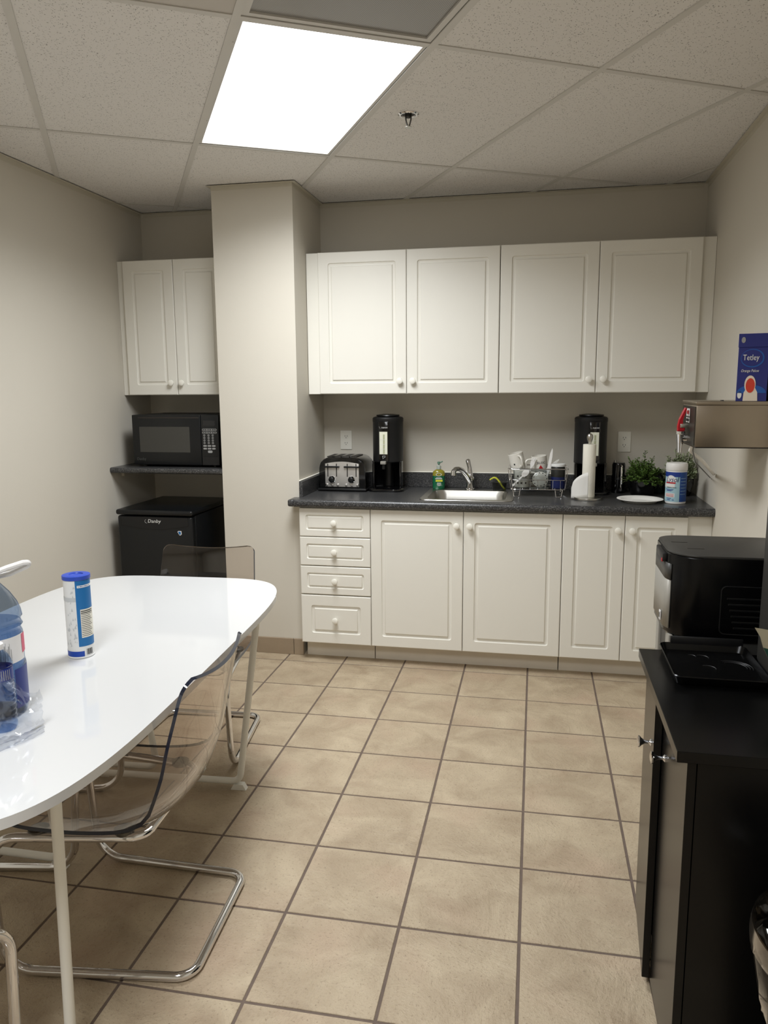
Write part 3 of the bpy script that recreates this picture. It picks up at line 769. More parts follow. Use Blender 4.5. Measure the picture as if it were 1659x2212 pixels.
# vacuum drink dispensers
def dispenser(label, loc, rz, emblem, text_dx=0.0):
    t = thing('beverage_dispenser', label, 'drink dispenser', loc, rz, 'vacuum drink dispensers on the worktop')
    r = .088
    B().prism([(x, y) for x, y in rrect(-.105, .105, -.125, .095, .055, 6)], 0, .016, bev=.005).obj('base_tray', 'black_gloss', t)
    B().lathe([(.085, .018), (.085, .17), (.03, .17), (.03, .018)], seg=28, cap=False, a0=R(-25), a1=R(205)).obj('stand_back', 'black_plastic', t)
    for sx in (-1, 1): B().box(sx*.080-.007, sx*.080+.007, -.045, .01, .016, .172, bev=.003).obj('stand_leg', 'black_gloss', t)
    B().lathe([(.0, .165), (r-.004, .165), (r, .17), (r, .395), (r+.0015, .398), (r+.0015, .416), (r-.003, .422), (.072, .426), (.05, .428), (.03, .43), (0, .43)], seg=48).obj('tank', 'black_satin', t)
    B().lathe([(.06, .425), (.068, .431), (.066, .436), (.03, .4405), (0, .441)], seg=32).obj('lid', 'black_plastic', t)
    a = R(-90); dx = text_dx
    B().box(dx-.030, dx+.028, -r-.011, -r+.012, .172, .40, bev=.003).obj('gauge_housing', 'black_gloss', t)
    g = B().box(dx-.025, dx+.021, -r-.0125, -r-.0105, .215, .343, bev=.0005, seg=1).obj('sight_gauge', 'gauge', t)
    B().box(dx-.004, dx+.006, -r-.0131, -r-.0126, .218, .328).obj('scale_strip', 'gauge_dark', g, smooth=0)
    for zz in (.245, .272, .298): B().box(dx-.02, dx+.016, -r-.0134, -r-.0132, zz-.0008, zz+.0008).obj('scale_mark', 'print_white', g, smooth=0)
    text('brand_lettering', 'ZOJIRUSHI', .0095, 'print_white', t, (dx+.004, -r-.0114, .366), sx=.8)
    B().tube([(dx-.028, -r-.0114, .370), (dx-.022, -r-.0114, .370), (dx-.024, -r-.0114, .362), (dx-.018, -r-.0114, .362)], .0008, 5).obj('brand_emblem', 'print_grey', t)
    sp = B().box(dx-.018, dx+.014, -r-.03, -r, .158, .176, bev=.003).obj('tap_lever', 'silver_plastic', t)
    B().cyl((dx-.002, -r-.012, .130), (dx-.002, -r-.012, .158), .010, 14).obj('nozzle', 'black_plastic', t)
    if emblem:
        B().tube([(dx-.008, -r-.0116, .205), (dx+.008, -r-.0116, .205), (dx+.007, -r-.0116, .197), (dx-.002, -r-.0116, .194), (dx-.005, -r-.0116, .188), (dx-.008, -r-.0116, .205)], .0009, 5).obj('tank_emblem', 'print_white', t)
    return t
dispenser('tall black drink dispenser with a sight gauge beside the toaster', (.843, -.16, CT), 0, True, -.006)
dispenser('tall black drink dispenser behind the paper towel roll', (1.985, -.123, CT), R(3), False, .012)

# wall sockets
def outlet(label, x, z):
    t = thing('wall_outlet', label, 'outlet', (x, -.0005, z))
    B().prism(rrect(-.0355, .0355, -.0575, .0575, .003, 2), 0, .005, M=RX, bev=.0015).obj('cover_plate', 'outlet_plate', t)
    for zz in (-.0205, .0205):
        s = B().prism([(.0165*math.cos(R(a)), max(-.0125, min(.0125, .0165*math.sin(R(a))))) for a in range(0, 360, 15)], 0, .0014, M=Matrix.Translation((0, -.005, zz)) @ RX).obj('socket', 'outlet_plate', t)
        for sx in (-.0065, .0065): B().box(sx-.0011, sx+.0011, -.0068, -.0063, zz-.001, zz+.0075).obj('slot', 'slot_dark', s, smooth=0)
        B().cyl((0, -.0063, zz-.007), (0, -.0068, zz-.007), .0024, 10).obj('ground_hole', 'slot_dark', s)
    B().cyl((0, -.005, 0), (0, -.0058, 0), .0022, 10).obj('screw', 'outlet_plate', t)
outlet('cream double wall outlet above the toaster', .552, 1.19)
outlet('cream double wall outlet above the potted plants', 2.178, 1.19)

# dish rack of bent wire
DX0, DX1, DY0, DY1 = 1.553, 1.852, -.375, -.155
t = thing('dish_rack', 'chrome wire dish rack on four looped feet right of the sink', 'dish rack', (DX0, DY0, CT))
dw, dd = DX1-DX0, DY1-DY0
def rect_wire(z, o, r): return fillet([(-o, -o, z), (dw+o, -o, z), (dw+o, dd+o, z), (-o, dd+o, z)], .02, 4, True)
B().tube(rect_wire(.155, .008, 0), .0033, 8, True).obj('top_rim', 'chrome', t)
B().tube(rect_wire(.095, -.002, 0), .002, 8, True).obj('middle_wire', 'chrome', t)
B().tube(rect_wire(.042, -.012, 0), .0033, 8, True).obj('bottom_rim', 'chrome', t)
for k in range(7):
    x = .03+(dw-.06)*k/6
    B().tube([(x, .008, .095), (x, .012, .042), (x, dd-.012, .042), (x, dd-.008, .095)], .0013, 6).obj('floor_wire', 'chrome', t)
for (x, y_) in ((-.006, -.006), (dw+.006, -.006), (dw+.006, dd+.006), (-.006, dd+.006)):
    ix, iy = (1 if x < .1 else -1), (1 if y_ < .1 else -1)
    B().tube([(x, y_, .155), (x+ix*.005, y_+iy*.005, .095), (x+ix*.014, y_+iy*.014, .042)], .0028, 8).obj('corner_post', 'chrome', t)
for x in (.018, dw-.058):
    for y_ in (.013, dd-.013):
        B().tube(fillet([(x, y_, .042), (x+.006, y_, .003), (x+.034, y_, .003), (x+.04, y_, .042)], .006, 4), .0027, 8).obj('foot_loop', 'chrome', t)
# clear cutlery caddy
t = thing('cutlery_caddy', 'clear plastic caddy standing inside the dish rack', 'caddy', (DX0+.115, DY0+.072, CT+.0455))
b = B(); o_, i_ = rrect(-.098, .098, -.047, .047, .012), rrect(-.0965, .0965, -.0455, .0455, .010)
def ringz(b, P, z, k=1.0): return [b.bm.verts.new((x*k, y*k, z)) for x, y in P]
rg_ = [ringz(b, o_, 0, .95), ringz(b, o_, .10), ringz(b, i_, .10), ringz(b, i_, .002, .95)]
for A, Q in zip(rg_[:-1], rg_[1:]):
    for k in range(len(A)): b.bm.faces.new((A[k], A[(k+1) % len(A)], Q[(k+1) % len(A)], Q[k]))
b.bm.faces.new(rg_[0]); b.bm.faces.new(rg_[-1]); b.obj('box', 'clear_plastic', t)
# mugs
def mug(name, label, loc, rot, hang):
    t = thing(name, label, 'mug', loc); t.rotation_euler = rot
    B().lathe([(.036, 0), (.040, .003), (.042, .05), (.0425, .092), (.0395, .0935), (.039, .05), (.037, .006), (0, .006)], seg=36).obj('cup', 'ceramic', t)
    B().tube(fillet([(.040*math.cos(hang), .040*math.sin(hang), .078), (.078*math.cos(hang), .078*math.sin(hang), .078), (.074*math.cos(hang), .074*math.sin(hang), .022), (.040*math.cos(hang), .040*math.sin(hang), .018)], .02, 5), .0058, 10).obj('handle', 'ceramic', t)
    return t
m1 = mug('coffee_mug', 'white mug with a small dark dot lying tipped on the left of the dish rack', (DX0+.045, DY0+.166, CT+.136), (R(4), R(-14), 0), R(-68))
B().patch(.0427, R(-118), R(-108), .033, .041).obj('dot', 'print_black', m1, smooth=0)
m2 = mug('coffee_mug', 'white mug printed with black letters and a red triangle, leaning in the dish rack', (DX0+.162, DY0+.166, CT+.120), (R(3), R(-6), 0), R(-165))
text('printed_lettering', 'JELOC', .017, 'print_black', m2, (0, 0, .058), bend=(.0428, R(-78)))
B().poly([(.0430*math.cos(R(-100)), .0430*math.sin(R(-100)), .026), (.0430*math.cos(R(-66)), .0430*math.sin(R(-66)), .026), (.0432*math.cos(R(-83)), .0432*math.sin(R(-83)), .047)]).obj('red_triangle', 'red_print', m2, smooth=0)
# dotted cup and saucer
m3 = mug('dotted_cup', 'white cup with dark dots standing low inside the dish rack', (DX0+.064, DY0+.073, CT+.048), (0, 0, 0), R(10))
for a in (-120, -92, -60):
    for zz in (.026, .062): B().patch(.0428, R(a-6), R(a+6), zz-.005, zz+.005, seg=3).obj('dot', 'print_black', m3, smooth=0)
t = thing('dotted_saucer', 'white saucer with a dotted rim standing on edge in the dish rack', 'saucer', (DX0+.162, DY0+.046, CT+.0935)); t.rotation_euler = (R(80), 0, 0)
B().lathe([(0, .006), (.024, .006), (.028, .003), (.042, -.003), (.0425, .0), (.028, .007), (.0, .009)], seg=36, cap=False).obj('dish', 'ceramic', t)
for k in range(12):
    a = R(30*k+8); B().lathe([(.0032, .0044), (0, .0044)], c=(.0355*math.cos(a), .0355*math.sin(a), 0), seg=8, cap=False).obj('rim_dot', 'print_black', t, smooth=0)
# plastic cutlery
def cutlery(name, label, p0, p1, kind, m='plastic_white'):
    p0, p1 = Vector(p0), Vector(p1); d = p1-p0; L_ = d.length
    t = thing(name, label, 'cutlery', p0); ya = d.normalized(); za = (Vector((0, -1, 0))+ya*ya.y).normalized(); xa = ya.cross(za)
    t.rotation_euler = Matrix(((xa.x, ya.x, za.x), (xa.y, ya.y, za.y), (xa.z, ya.z, za.z))).to_euler()
    h = L_*.6
    if kind == 'knife': out = [(-.005, 0), (.005, 0), (.004, h*.6), (.008, h*.7), (.0085, L_*.8), (.005, L_*.95), (0, L_), (-.006, L_*.86), (-.008, h*.7), (-.004, h*.6)]
    elif kind == 'spoon': out = [(-.005, 0), (.005, 0), (.0032, h)] + [(.016*math.sin(R(a)), h+(L_-h)*(.5-.5*math.cos(R(a)))) for a in range(25, 180, 22)] + [(-.016*math.sin(R(a)), h+(L_-h)*(.5-.5*math.cos(R(a)))) for a in range(179, 20, -22)] + [(-.0032, h)]
    else:
        out = [(-.005, 0), (.005, 0), (.0035, h), (.011, h+.02), (.0115, L_), (.0075, L_), (.007, h+.035), (.0045, h+.035), (.004, L_), (-.004, L_), (-.0045, h+.035), (-.007, h+.035), (-.0075, L_), (-.0115, L_), (-.011, h+.02), (-.0035, h)]
    B().prism(out, -.0012, .0012).obj('blade' if kind == 'knife' else 'head', m, t, smooth=0)
    return t
zr = CT+.05
cutlery('plastic_knife', 'tall white plastic knife standing upright in the dish rack', (DX0+.19, DY0+.06, zr), (DX0+.222, DY0+.07, CT+.262), 'knife')
cutlery('plastic_knife', 'short clear plastic knife leaning right in the dish rack', (DX0+.15, DY0+.125, zr+.045), (DX0+.262, DY0+.128, CT+.198), 'knife', 'paper_soft')
cutlery('plastic_spoon', 'white plastic spoon lying diagonally against the front of the dish rack', (DX0+.016, DY0+.019, CT+.060), (DX0+.10, DY0+.019, CT+.148), 'spoon')
cutlery('plastic_fork', 'white plastic fork leaning between the mugs in the dish rack', (DX0+.085, DY0+.106, zr+.02), (DX0+.128, DY0+.112, CT+.205), 'fork')
# jar with a coloured label
t = thing('spice_jar', 'jar with a dark blue patterned label in the right end of the dish rack', 'jar', (DX0+.256, DY0+.075, CT+.0455))
B().lathe([(.036, 0), (.0375, .003), (.0375, .062)], seg=32).obj('lower_label', 'jar_mix', t)
B().lathe([(.0375, .0622), (.0375, .112), (.034, .118)], seg=32).obj('upper_label', 'jar_dark', t)
B().lathe([(.0385, .1185), (.0385, .130), (.036, .132), (0, .132)], seg=32).obj('lid', 'print_white', t)

# paper towel holder and roll
PX, PY = 1.965, -.395
t = thing('paper_towel_holder', 'brushed steel paper towel stand with a ball finial on the worktop', 'paper towel holder', (PX, PY, CT))
B().lathe([(.074, 0), (.075, .004), (.073, .012), (.06, .0145), (0, .0145)], seg=48).obj('base', 'steel', t)
B().cyl((0, 0, .014), (0, 0, .30), .0055, 14).obj('rod', 'steel', t)
B().lathe([(.007, .292), (.009, .303), (.014, .315), (.0165, .327), (.015, .338), (.009, .3455), (0, .348)], seg=28).obj('finial', 'steel', t)
t = thing('paper_towel_roll', 'white paper towel roll with a loose sheet on the steel stand', 'paper towel', (PX, PY, CT+.015))
B().lathe([(.0065, 0), (.0325, 0), (.0335, .002), (.0335, .274), (.0325, .276), (.0065, .276), (.0065, 0)], seg=40, cap=False).obj('roll', 'paper', t)
rows = []
for k in range(13):
    u = k/12; ang = R(-95-70*u); rad = .0340+.046*u**1.6
    top = .045+.085*math.sqrt(max(0, 1-u*u))
    c_ = (rad*math.cos(ang)*1.0-.010*u, rad*math.sin(ang)+.02*u)
    rows.append([(c_[0], c_[1], -.012+.012*(1-u) + (top+.012*u)*q/6) for q in range(7)])
b = B().grid(rows); o = b.obj('loose_sheet', 'paper_soft', t); md = o.modifiers.new('t', 'SOLIDIFY'); md.thickness = .0008

# plate
t = thing('paper_plate', 'round white paper plate lying on the worktop', 'plate', (2.222, -.445, CT))
B().lathe([(0, .0012), (.078, .0012), (.092, .014), (.108, .0185), (.115, .0175), (.115, .0160), (.108, .0165), (.094, .0115), (.080, 0), (0, 0)], seg=56, cap=False).obj('dish', 'paper_soft', t)

# wipes canister
WX, WY = 2.392, -.462
t = thing('wipes_canister', 'white and blue disinfecting wipes canister on the worktop', 'canister', (WX, WY, CT))
B().lathe([(.047, 0), (.05, .003), (.0505, .008), (.0505, .165), (.05, .168)], seg=48).obj('tub', 'plastic_white', t)
B().lathe([(.0515, .1685), (.0525, .17), (.0525, .198), (.049, .206), (.03, .208), (0, .208)], seg=48).obj('cap', 'plastic_white', t)
ca = math.atan2(CAM.y-WY, CAM.x-WX)
def ang(f): return ca+math.asin(max(-1, min(1, (f-.5)*2)))
lb = B().patch(.0508, ang(.0)-.6, ang(.68), .012, .162, seg=24).obj('label_front', 'lysol_pale', t)
B().patch(.0508, ang(.68), ang(1)+1.0, .012, .162, seg=24).obj('label_back', 'lysol_blue', t)
B().patch(.0511, ang(.0)-.5, ang(.68), .138, .162, seg=20).obj('label_band', 'lysol_navy', t)
arc = [(.0513, ang(.06)+(ang(.52)-ang(.06))*k/18) for k in range(19)]
b = B()
lo_ = [b.bm.verts.new((r*math.cos(a), r*math.sin(a), .112)) for r, a in arc]
hi_ = [b.bm.verts.new((r*math.cos(a), r*math.sin(a), .114+.032*math.sin(math.pi*(.15+.7*k/18)))) for k, (r, a) in enumerate(arc)]
for k in range(18): b.bm.faces.new((lo_[k], lo_[k+1], hi_[k+1], hi_[k]))
b.obj('logo_field', 'print_white', t)
text('brand_lettering', 'Lysol', .036, 'navy', t, (0, 0, .124), bend=(.0516, ang(.30)), sx=.85, shear=.25)
B().patch(.0514, ang(.06), ang(.48), .104, .111, seg=10).obj('brand_swoosh', 'red_print', t)
B().patch(.0513, ang(.0), ang(.45), .084, .103, seg=10).obj('label_cloud', 'print_white', t)
text('product_lettering', 'DISINFECTING', .0085, 'print_black', t, (0, 0, .084), bend=(.0515, ang(.28)), sx=.95)
b = B()
for zz, f0, f1 in ((.073, .05, .4), (.069, .1, .36), (.065, .08, .3)): b.patch(.0514, ang(f0), ang(f1), zz, zz+.0025, seg=8)
b.obj('scent_print', 'lysol_navy', t)
B().patch(.0513, ang(.04), ang(.46), .035, .055, seg=10).obj('claim_box', 'print_white', t)
b = B()
for zz in (.038, .043, .049): b.patch(.0515, ang(.06), ang(.42), zz, zz+.0022, seg=8)
b.obj('claim_print', 'red_print', t)
b = B()
for f0, f1, zz in ((.10, .3, .027), (.12, .26, .020), (.34, .44, .020)): b.patch(.0515, ang(f0), ang(f1), zz, zz+.003, seg=6)
b.obj('small_print', 'lysol_navy', t)
b = B()
for k in range(6): b.patch(.0511, ang(.72), ang(.95), .05+k*.016, .0515+k*.016, seg=6)
b.obj('back_print', 'lysol_pale', t)

# flask and vase behind the plants
t = thing('vacuum_flask', 'slim black flask with a vertical chrome handle beside the potted plants', 'flask', (2.144, -.105, CT))
B().lathe([(.034, 0), (.036, .003), (.036, .158), (.032, .170), (0, .171)], seg=32).obj('body', 'black_gloss', t)
B().tube(fillet([(.008, -.036, .155), (.012, -.050, .152), (.012, -.050, .02), (.008, -.036, .016)], .008, 4), .007, 10).obj('handle', 'chrome', t)
B().cyl((-.02, 0, .170), (-.02, 0, .182), .007, 12).obj('stopper', 'steel', t)
t = thing('glass_vase', 'dark green glass vase with wavy lines between the potted plants', 'vase', (2.358, -.068, CT))
B().prism(rrect(-.034, .034, -.034, .034, .012), 0, .125, bev=.004).obj('body', 'vase_green', t)
B().tube([(-.02+.01*math.sin(k*.9), -.0348, .02+k*.0085) for k in range(12)], .0008, 5).tube([(.014+.008*math.sin(k*.9+2), -.0348, .02+k*.0085) for k in range(12)], .0008, 5).obj('wavy_line', 'leaf_pale', t)

# potted plants
LEAF = {}
def plant(label, loc, pot_r, pot_h, mleaf, spread, n, hmin, hmax, seed, xmax, xmin, sprigs):
    rnd = random.Random(seed)
    t = thing('potted_plant', label, 'plant', loc)
    B().lathe([(pot_r*.72, 0), (pot_r*.78, .004), (pot_r*.98, pot_h*.6), (pot_r, pot_h), (pot_r*.92, pot_h), (pot_r*.9, pot_h*.85), (0, pot_h*.85)], seg=40).obj('pot', 'pot_black', t)
    B().lathe([(pot_r*.9, pot_h*.86), (pot_r*.5, pot_h*.9), (0, pot_h*.92)], seg=24, cap=False).obj('soil', 'soil', t)
    st = B(); lf = B()
    for s in range(n):
        a = rnd.uniform(0, 2*math.pi); rr = spread*math.sqrt(rnd.random()); h = pot_h+rnd.uniform(hmin, hmax)*(1-.75*(rr/spread)**2)
        if s < len(sprigs): a = 0 if sprigs[s][0] > 0 else math.pi; rr = abs(sprigs[s][0]); h = pot_h+sprigs[s][1]
        elif rr > spread*.8: h = pot_h+rnd.uniform(-.03, .03)
        tip = Vector((min(xmax, rr*math.cos(a)), min(.075, rr*math.sin(a)*.8), h)); base = Vector((tip.x*.25, tip.y*.25, pot_h*.9))
        midp = (base+tip)/2+Vector((tip.x*.2, tip.y*.2, .01))
        pts = [base*(1-u)**2+midp*2*u*(1-u)+tip*u*u for u in (0, .25, .5, .75, 1)]
        st.tube(pts, .0012, 5)
        for q in range(20):
            u = .3+.7*q/19; p = base*(1-u)**2+midp*2*u*(1-u)+tip*u*u
            la = rnd.uniform(0, 2*math.pi); el = rnd.uniform(.1, .9); L_ = rnd.uniform(.012, .020)
            d = Vector((math.cos(la)*math.cos(el), math.sin(la)*math.cos(el), math.sin(el))); sd = d.cross(Vector((0, 0, 1))).normalized()*L_; nn = d.cross(sd).normalized()*L_*.08
            V = [p, p+d*L_*.35+sd*.17+nn, p+d*L_*.72+sd*.27+nn, p+d*L_*.97+sd*.12, p+d*L_*.97-sd*.12, p+d*L_*.72-sd*.27+nn, p+d*L_*.35-sd*.17+nn, p+d*L_*.6-nn]
            if max(v.x for v in V) > xmax+.012 or min(v.x for v in V) < xmin or max(v.y for v in V) > .095 or min(v.z for v in V) < .02: continue
            vv = [lf.bm.verts.new(v) for v in V]
            for k in range(7): lf.bm.faces.new((vv[k], vv[(k+1) % 7], vv[7]))
    st.obj('stems', 'stem', t); o = lf.obj('foliage', mleaf, t, smooth=0, fix=False); o['kind'] = 'stuff'
plant('dark green artificial boxwood plant in a glossy black pot', (2.262, -.185, CT), .075, .085, 'leaf_dark', .118, 120, .05, .115, 3, .115, -.085, [(.01, .155), (-.07, .115), (.05, .12), (-.03, .12)])
plant('pale grey-green artificial plant in a black pot by the right wall', (2.462, -.16, CT), .072, .11, 'leaf_pale', .10, 150, .04, .12, 5, .07, -.115, [(-.03, .135), (.05, .135), (-.07, .10), (.03, .12), (.06, .12)])

# ================================================================== RIGHT WALL
# wall-mounted steel hot-water dispenser with a red tap handle
HX0, HX1, HY0, HY1, HZ0, HZ1 = 2.287, XR-.0015, -1.45, -1.165, 1.268, 1.444
t = thing('hot_water_dispenser', 'stainless steel box dispenser with a red tap handle fixed to the right wall', 'dispenser', (HX0, HY0, HZ0))
w_, d_, h_ = HX1-HX0, HY1-HY0, HZ1-HZ0
B().box(0, w_, 0, d_, .004, h_-.014, bev=.002).obj('tank', 'brushed_steel', t)
B().box(-.004, w_, -.004, d_+.004, h_-.0138, h_, bev=.002).obj('lid', 'brushed_steel', t)
B().box(.004, w_, .002, d_-.002, 0, .004).obj('bottom_plate', 'slot_dark', t, smooth=0)
B().cyl((w_*.4, .08, h_), (w_*.4, .08, h_+.004), .006, 10).obj('screw', 'dark_steel', t)
fp = B().box(-.003, 0, .012, d_-.012, .008, h_-.02).obj('front_panel', 'dark_steel', t, smooth=0)
B().box(-.0036, -.0031, .12, .185, h_-.06, h_-.03).obj('warning_label', 'label_white', fp, smooth=0)
B().box(-.0040, -.0037, .128, .178, h_-.052, h_-.038).obj('warning_print', 'red_print', fp, smooth=0)
B().box(-.0036, -.0031, .12, .185, h_-.085, h_-.065).obj('instruction_label', 'label_white', fp, smooth=0)
B().box(-.0040, -.0037, .123, .182, h_-.080, h_-.070).obj('instruction_print', 'print_black', fp, smooth=0)
yc = .145
B().box(-.034, 0, yc-.013, yc+.013, .070, .086, bev=.002).obj('tap_guard', 'steel', t)
B().cyl((-.024, yc, .030), (0, yc, .030), .013, 18).obj('tap_stem', 'chrome', t)
B().lathe([(.0095, -.028), (.012, .008), (.0165, .044), (.0185, .046), (.0185, .056), (.012, .058), (0, .058)], c=(-.030, yc, 0), seg=24).obj('tap_body', 'chrome', t)
hd = [(-.012, .0), (.014, .0), (.016, .018), (.004, .03), (.004, .044), (.020, .088), (.012, .092), (-.008, .046), (-.013, .018)]
B().prism(hd, -.011, .011, M=Matrix.Translation((-.030, yc, .058)) @ RX, bev=.002, seg=1).obj('tap_handle', 'red_plastic', t, smooth=0)
B().tube(fillet([(.015, .10, .004), (.02, .14, -.02), (.10, .5, -.10), (w_-.003, .95, -.22)], .02, 4), .0025, 7).obj('water_line', 'dark_steel', t)
B().tube(fillet([(.03, .20, .004), (.03, .25, -.03), (.14, .55, -.10), (w_-.009, .85, -.19)], .03, 5), .0075, 12).obj('drain_hose', 'plastic_white', t)

# box of tea on top of it
t = thing('tea_box', 'blue box of tea bags standing on the steel dispenser', 'box', (2.489, -1.393, HZ1+.0003), R(-14.5))
bw, bd, bh = .052, .045, .248
B().box(-bw, bw, -bd, bd, 0, bh*.80, bev=.001, seg=1).obj('carton', 'tetley_blue', t, smooth=0)
B().box(-bw-.0015, bw+.0015, -bd-.0015, bd+.0015, bh*.80, bh, bev=.001, seg=1).obj('lid', 'tetley_blue', t, smooth=0)
yf = -bd-.0004
b = B(); b.prism([(.040*math.cos(R(a)), .034*math.sin(R(a))) for a in range(0, 360, 15)], 0, .0003, M=Matrix.Translation((-.003, yf, .158)) @ RX); b.obj('logo_glow', 'tetley_mid', t, smooth=0)
b = B(); b.prism([(.036*math.cos(R(a)), .030*math.sin(R(a))) for a in range(0, 360, 15)], 0, .0003, M=Matrix.Translation((-.005, yf-.0004, .159)) @ RX); b.obj('logo_field', 'tetley_blue', t, smooth=0)
text('brand_lettering', 'Tetley', .030, 'print_white', t, (-.008, yf-.0012, .160), sx=.72)
text('product_lettering', 'Orange Pekoe', .0145, 'print_white', t, (-.010, yf-.0006, .112), shear=.3, sx=.72)
b = B(); b.prism([(.062*math.cos(R(a)), .03*math.sin(R(a))) for a in range(0, 181, 12)], 0, .0003, M=Matrix.Translation((0, yf, .03)) @ RX @ Matrix.Diagonal((.8, 1, 1, 1))); b.obj('sky_print', 'tetley_mid', t, smooth=0)
b = B(); b.prism([(-.026, 0), (.024, 0), (.022, .032), (.012, .052), (-.014, .052), (-.024, .03)], 0, .0003, M=Matrix.Translation((-.002, yf-.0003, .001)) @ RX); b.obj('cup_print', 'cream', t, smooth=0)
b = B(); b.prism([(.019*math.cos(R(a)), .033*math.sin(R(a))) for a in range(0, 360, 15)], 0, .0003, M=Matrix.Translation((-.006, yf-.0006, .062)) @ RX); b.obj('cup_rim_print', 'cream', t, smooth=0)
b = B(); b.prism([(.0155*math.cos(R(a)), .027*math.sin(R(a))) for a in range(0, 360, 15)], 0, .0003, M=Matrix.Translation((-.005, yf-.0009, .058)) @ RX); b.obj('tea_print', 'tea_red', t, smooth=0)
b = B(); b.prism([(.0075*math.cos(R(a)), .014*math.sin(R(a))) for a in range(0, 360, 20)], 0, .0003, M=Matrix.Translation((-.040, yf, .024)) @ RX); b.obj('seal_print', 'print_white', t, smooth=0)
b = B(); b.prism([(.007*math.cos(R(a)), .011*math.sin(R(a))) for a in range(0, 360, 20)], 0, .0003, M=Matrix.Translation((-.037, yf-.0015, .225)) @ RX); b.obj('lid_seal_print', 'print_grey', t, smooth=0)

# ================================================================== BLACK CABINET CORNER
KX0, KX1, KY0, KY1, KZ = 1.99, 2.545, -3.045, -2.427, .79
t = thing('storage_cabinet', 'low black two-door cabinet by the right wall, one door ajar', 'cabinet', (KX0, KY0, 0))
cw, cdp = KX1-KX0, KY1-KY0
B().box(0, cw, 0, cdp, KZ-.024, KZ, bev=.0012, seg=1).obj('top', 'cab_black', t, smooth=0)
B().box(.042, cw-.005, .010, .028, 0, KZ-.0245).obj('side_panel', 'cab_black', t, smooth=0)
B().box(.042, cw-.005, cdp-.028, cdp-.010, 0, KZ-.0245).obj('side_panel', 'cab_black', t, smooth=0)
B().box(cw-.015, cw-.006, .029, cdp-.029, .01, KZ-.0245).obj('back_panel', 'cab_black', t, smooth=0)
B().box(.045, cw-.016, .0285, cdp-.0285, .03, .048).obj('bottom_panel', 'cab_black', t, smooth=0)
B().box(.06, cw-.016, .0285, cdp-.0285, .38, .398).obj('shelf', 'cab_black', t, smooth=0)
def cab_knob(par, x, y_, z):
    B().lathe([(.009, 0), (.009, .002), (.0045, .006), (.004, .016), (.009, .024), (.0145, .029), (.0145, .032), (.008, .0345), (0, .035)], seg=24,
              M=Matrix.Translation((x, y_, z)) @ Matrix.Rotation(R(-90), 4, 'Y')).obj('knob', 'chrome', par)
# hinge on the outer side of each door
dn = B().box(0, .018, 0, cdp/2-.012, 0, KZ-.055, bev=.001, seg=1).obj('door', 'cab_black', t, (.0225, .010, .028), smooth=0)
cab_knob(dn, 0, cdp/2-.065, .622)
df = B().box(0, .018, -(cdp/2-.012), 0, 0, KZ-.055, bev=.001, seg=1).obj('door', 'cab_black', t, (.0225, cdp-.010, .028), (0, 0, R(-3.6)), smooth=0)
cab_knob(df, 0, -(cdp/2-.065), .607)
B().lathe([(0, -.001), (.012, 0), (0, .001)], seg=16, M=Matrix.Translation((.050, cdp/2-.02, .70)) @ Matrix.Diagonal((1.3, 1, 1, 1))).obj('latch_plate', 'brass', t)

# floor-standing appliance behind it: black body over a grey column
t = thing('water_cooler', 'black appliance with a silver front standing behind the low black cabinet', 'water cooler', (2.068, -2.385, 0))
aw, ad = .335, .305
plan = []
for (cx, cy, r, a) in ((aw-.02, ad-.02, .02, 0), (.06, ad-.06, .06, 90), (.085, .085, .085, 180), (aw-.02, .02, .02, 270)):
    for k in range(7): plan.append((cx+r*math.cos(R(a+15*k)), cy+r*math.sin(R(a+15*k))))
hd = B().prism(plan, .812, 1.040, bev=.004, seg=2).obj('head', 'cooler_black', t, smooth=40)
B().prism([(x*.985+.003, y*.985+.003) for x, y in plan], 1.0402, 1.046, bev=.002).obj('top_cover', 'dark_grey', hd, smooth=40)
for (x, y) in ((.03, .19), (.06, .10)): B().box(x, x+.045, y, y+.003, 1.0461, 1.0468).obj('hinge_slot', 'slot_dark', hd, smooth=0)
sv = [(.085+.085*math.cos(R(a_)), .085+.085*math.sin(R(a_))) for a_ in range(210, 179, -10)]
sv = sv + [(0, .085+.16*k/4) for k in range(1, 5)] + [(.06+.06*math.cos(R(a_)), ad-.06+.06*math.sin(R(a_))) for a_ in (165, 150, 135)]
b = B()
for z0, z1, mi in ((.826, .965, 0), (.966, 1.012, 1)):
    V0 = [b.bm.verts.new((x-.003, y-.001, z0)) for x, y in sv]; V1 = [b.bm.verts.new((x-.003, y-.001, z1)) for x, y in sv]
    for k in range(len(sv)-1): b.bm.faces.new((V0[k], V0[k+1], V1[k+1], V1[k])).material_index = mi
sp_ = b.obj('front_panel', ['silver_plastic', 'dark_grey'], hd)
md = sp_.modifiers.new('t', 'SOLIDIFY'); md.thickness = .004
B().box(-.010, .004, .075, .20, 1.012, 1.036, bev=.003).obj('button_bar', 'black_satin', hd)
B().box(-.012, -.006, .08, .09, 1.010, 1.020, bev=.002).obj('hot_button', 'red_plastic', hd)
lbx = B().box(-.0075, -.0045, .088, .108, .836, .862).obj('rating_label', 'label_white', hd, smooth=0)
B().box(-.0082, -.0076, .092, .104, .842, .856).obj('rating_print', 'print_dim', lbx, smooth=0)
b = B()
b.tube(fillet([(.30, -.0005, .83), (.135, -.0005, .83), (.135, -.0005, .965), (.30, -.0005, .965)], .014, 4), .0016, 6)
b.obj('side_outline', 'black_satin', hd)
for k in range(6): B().box(.170-k*.004, .31, -.0016, .002, .845+k*.0165, .8505+k*.0165, bev=.001, seg=1).obj('vent_louver', 'black_plastic', hd)
B().box(.022, aw-.004, .012, ad-.02, .02, .812, bev=.01).obj('column', 'dark_grey', t)
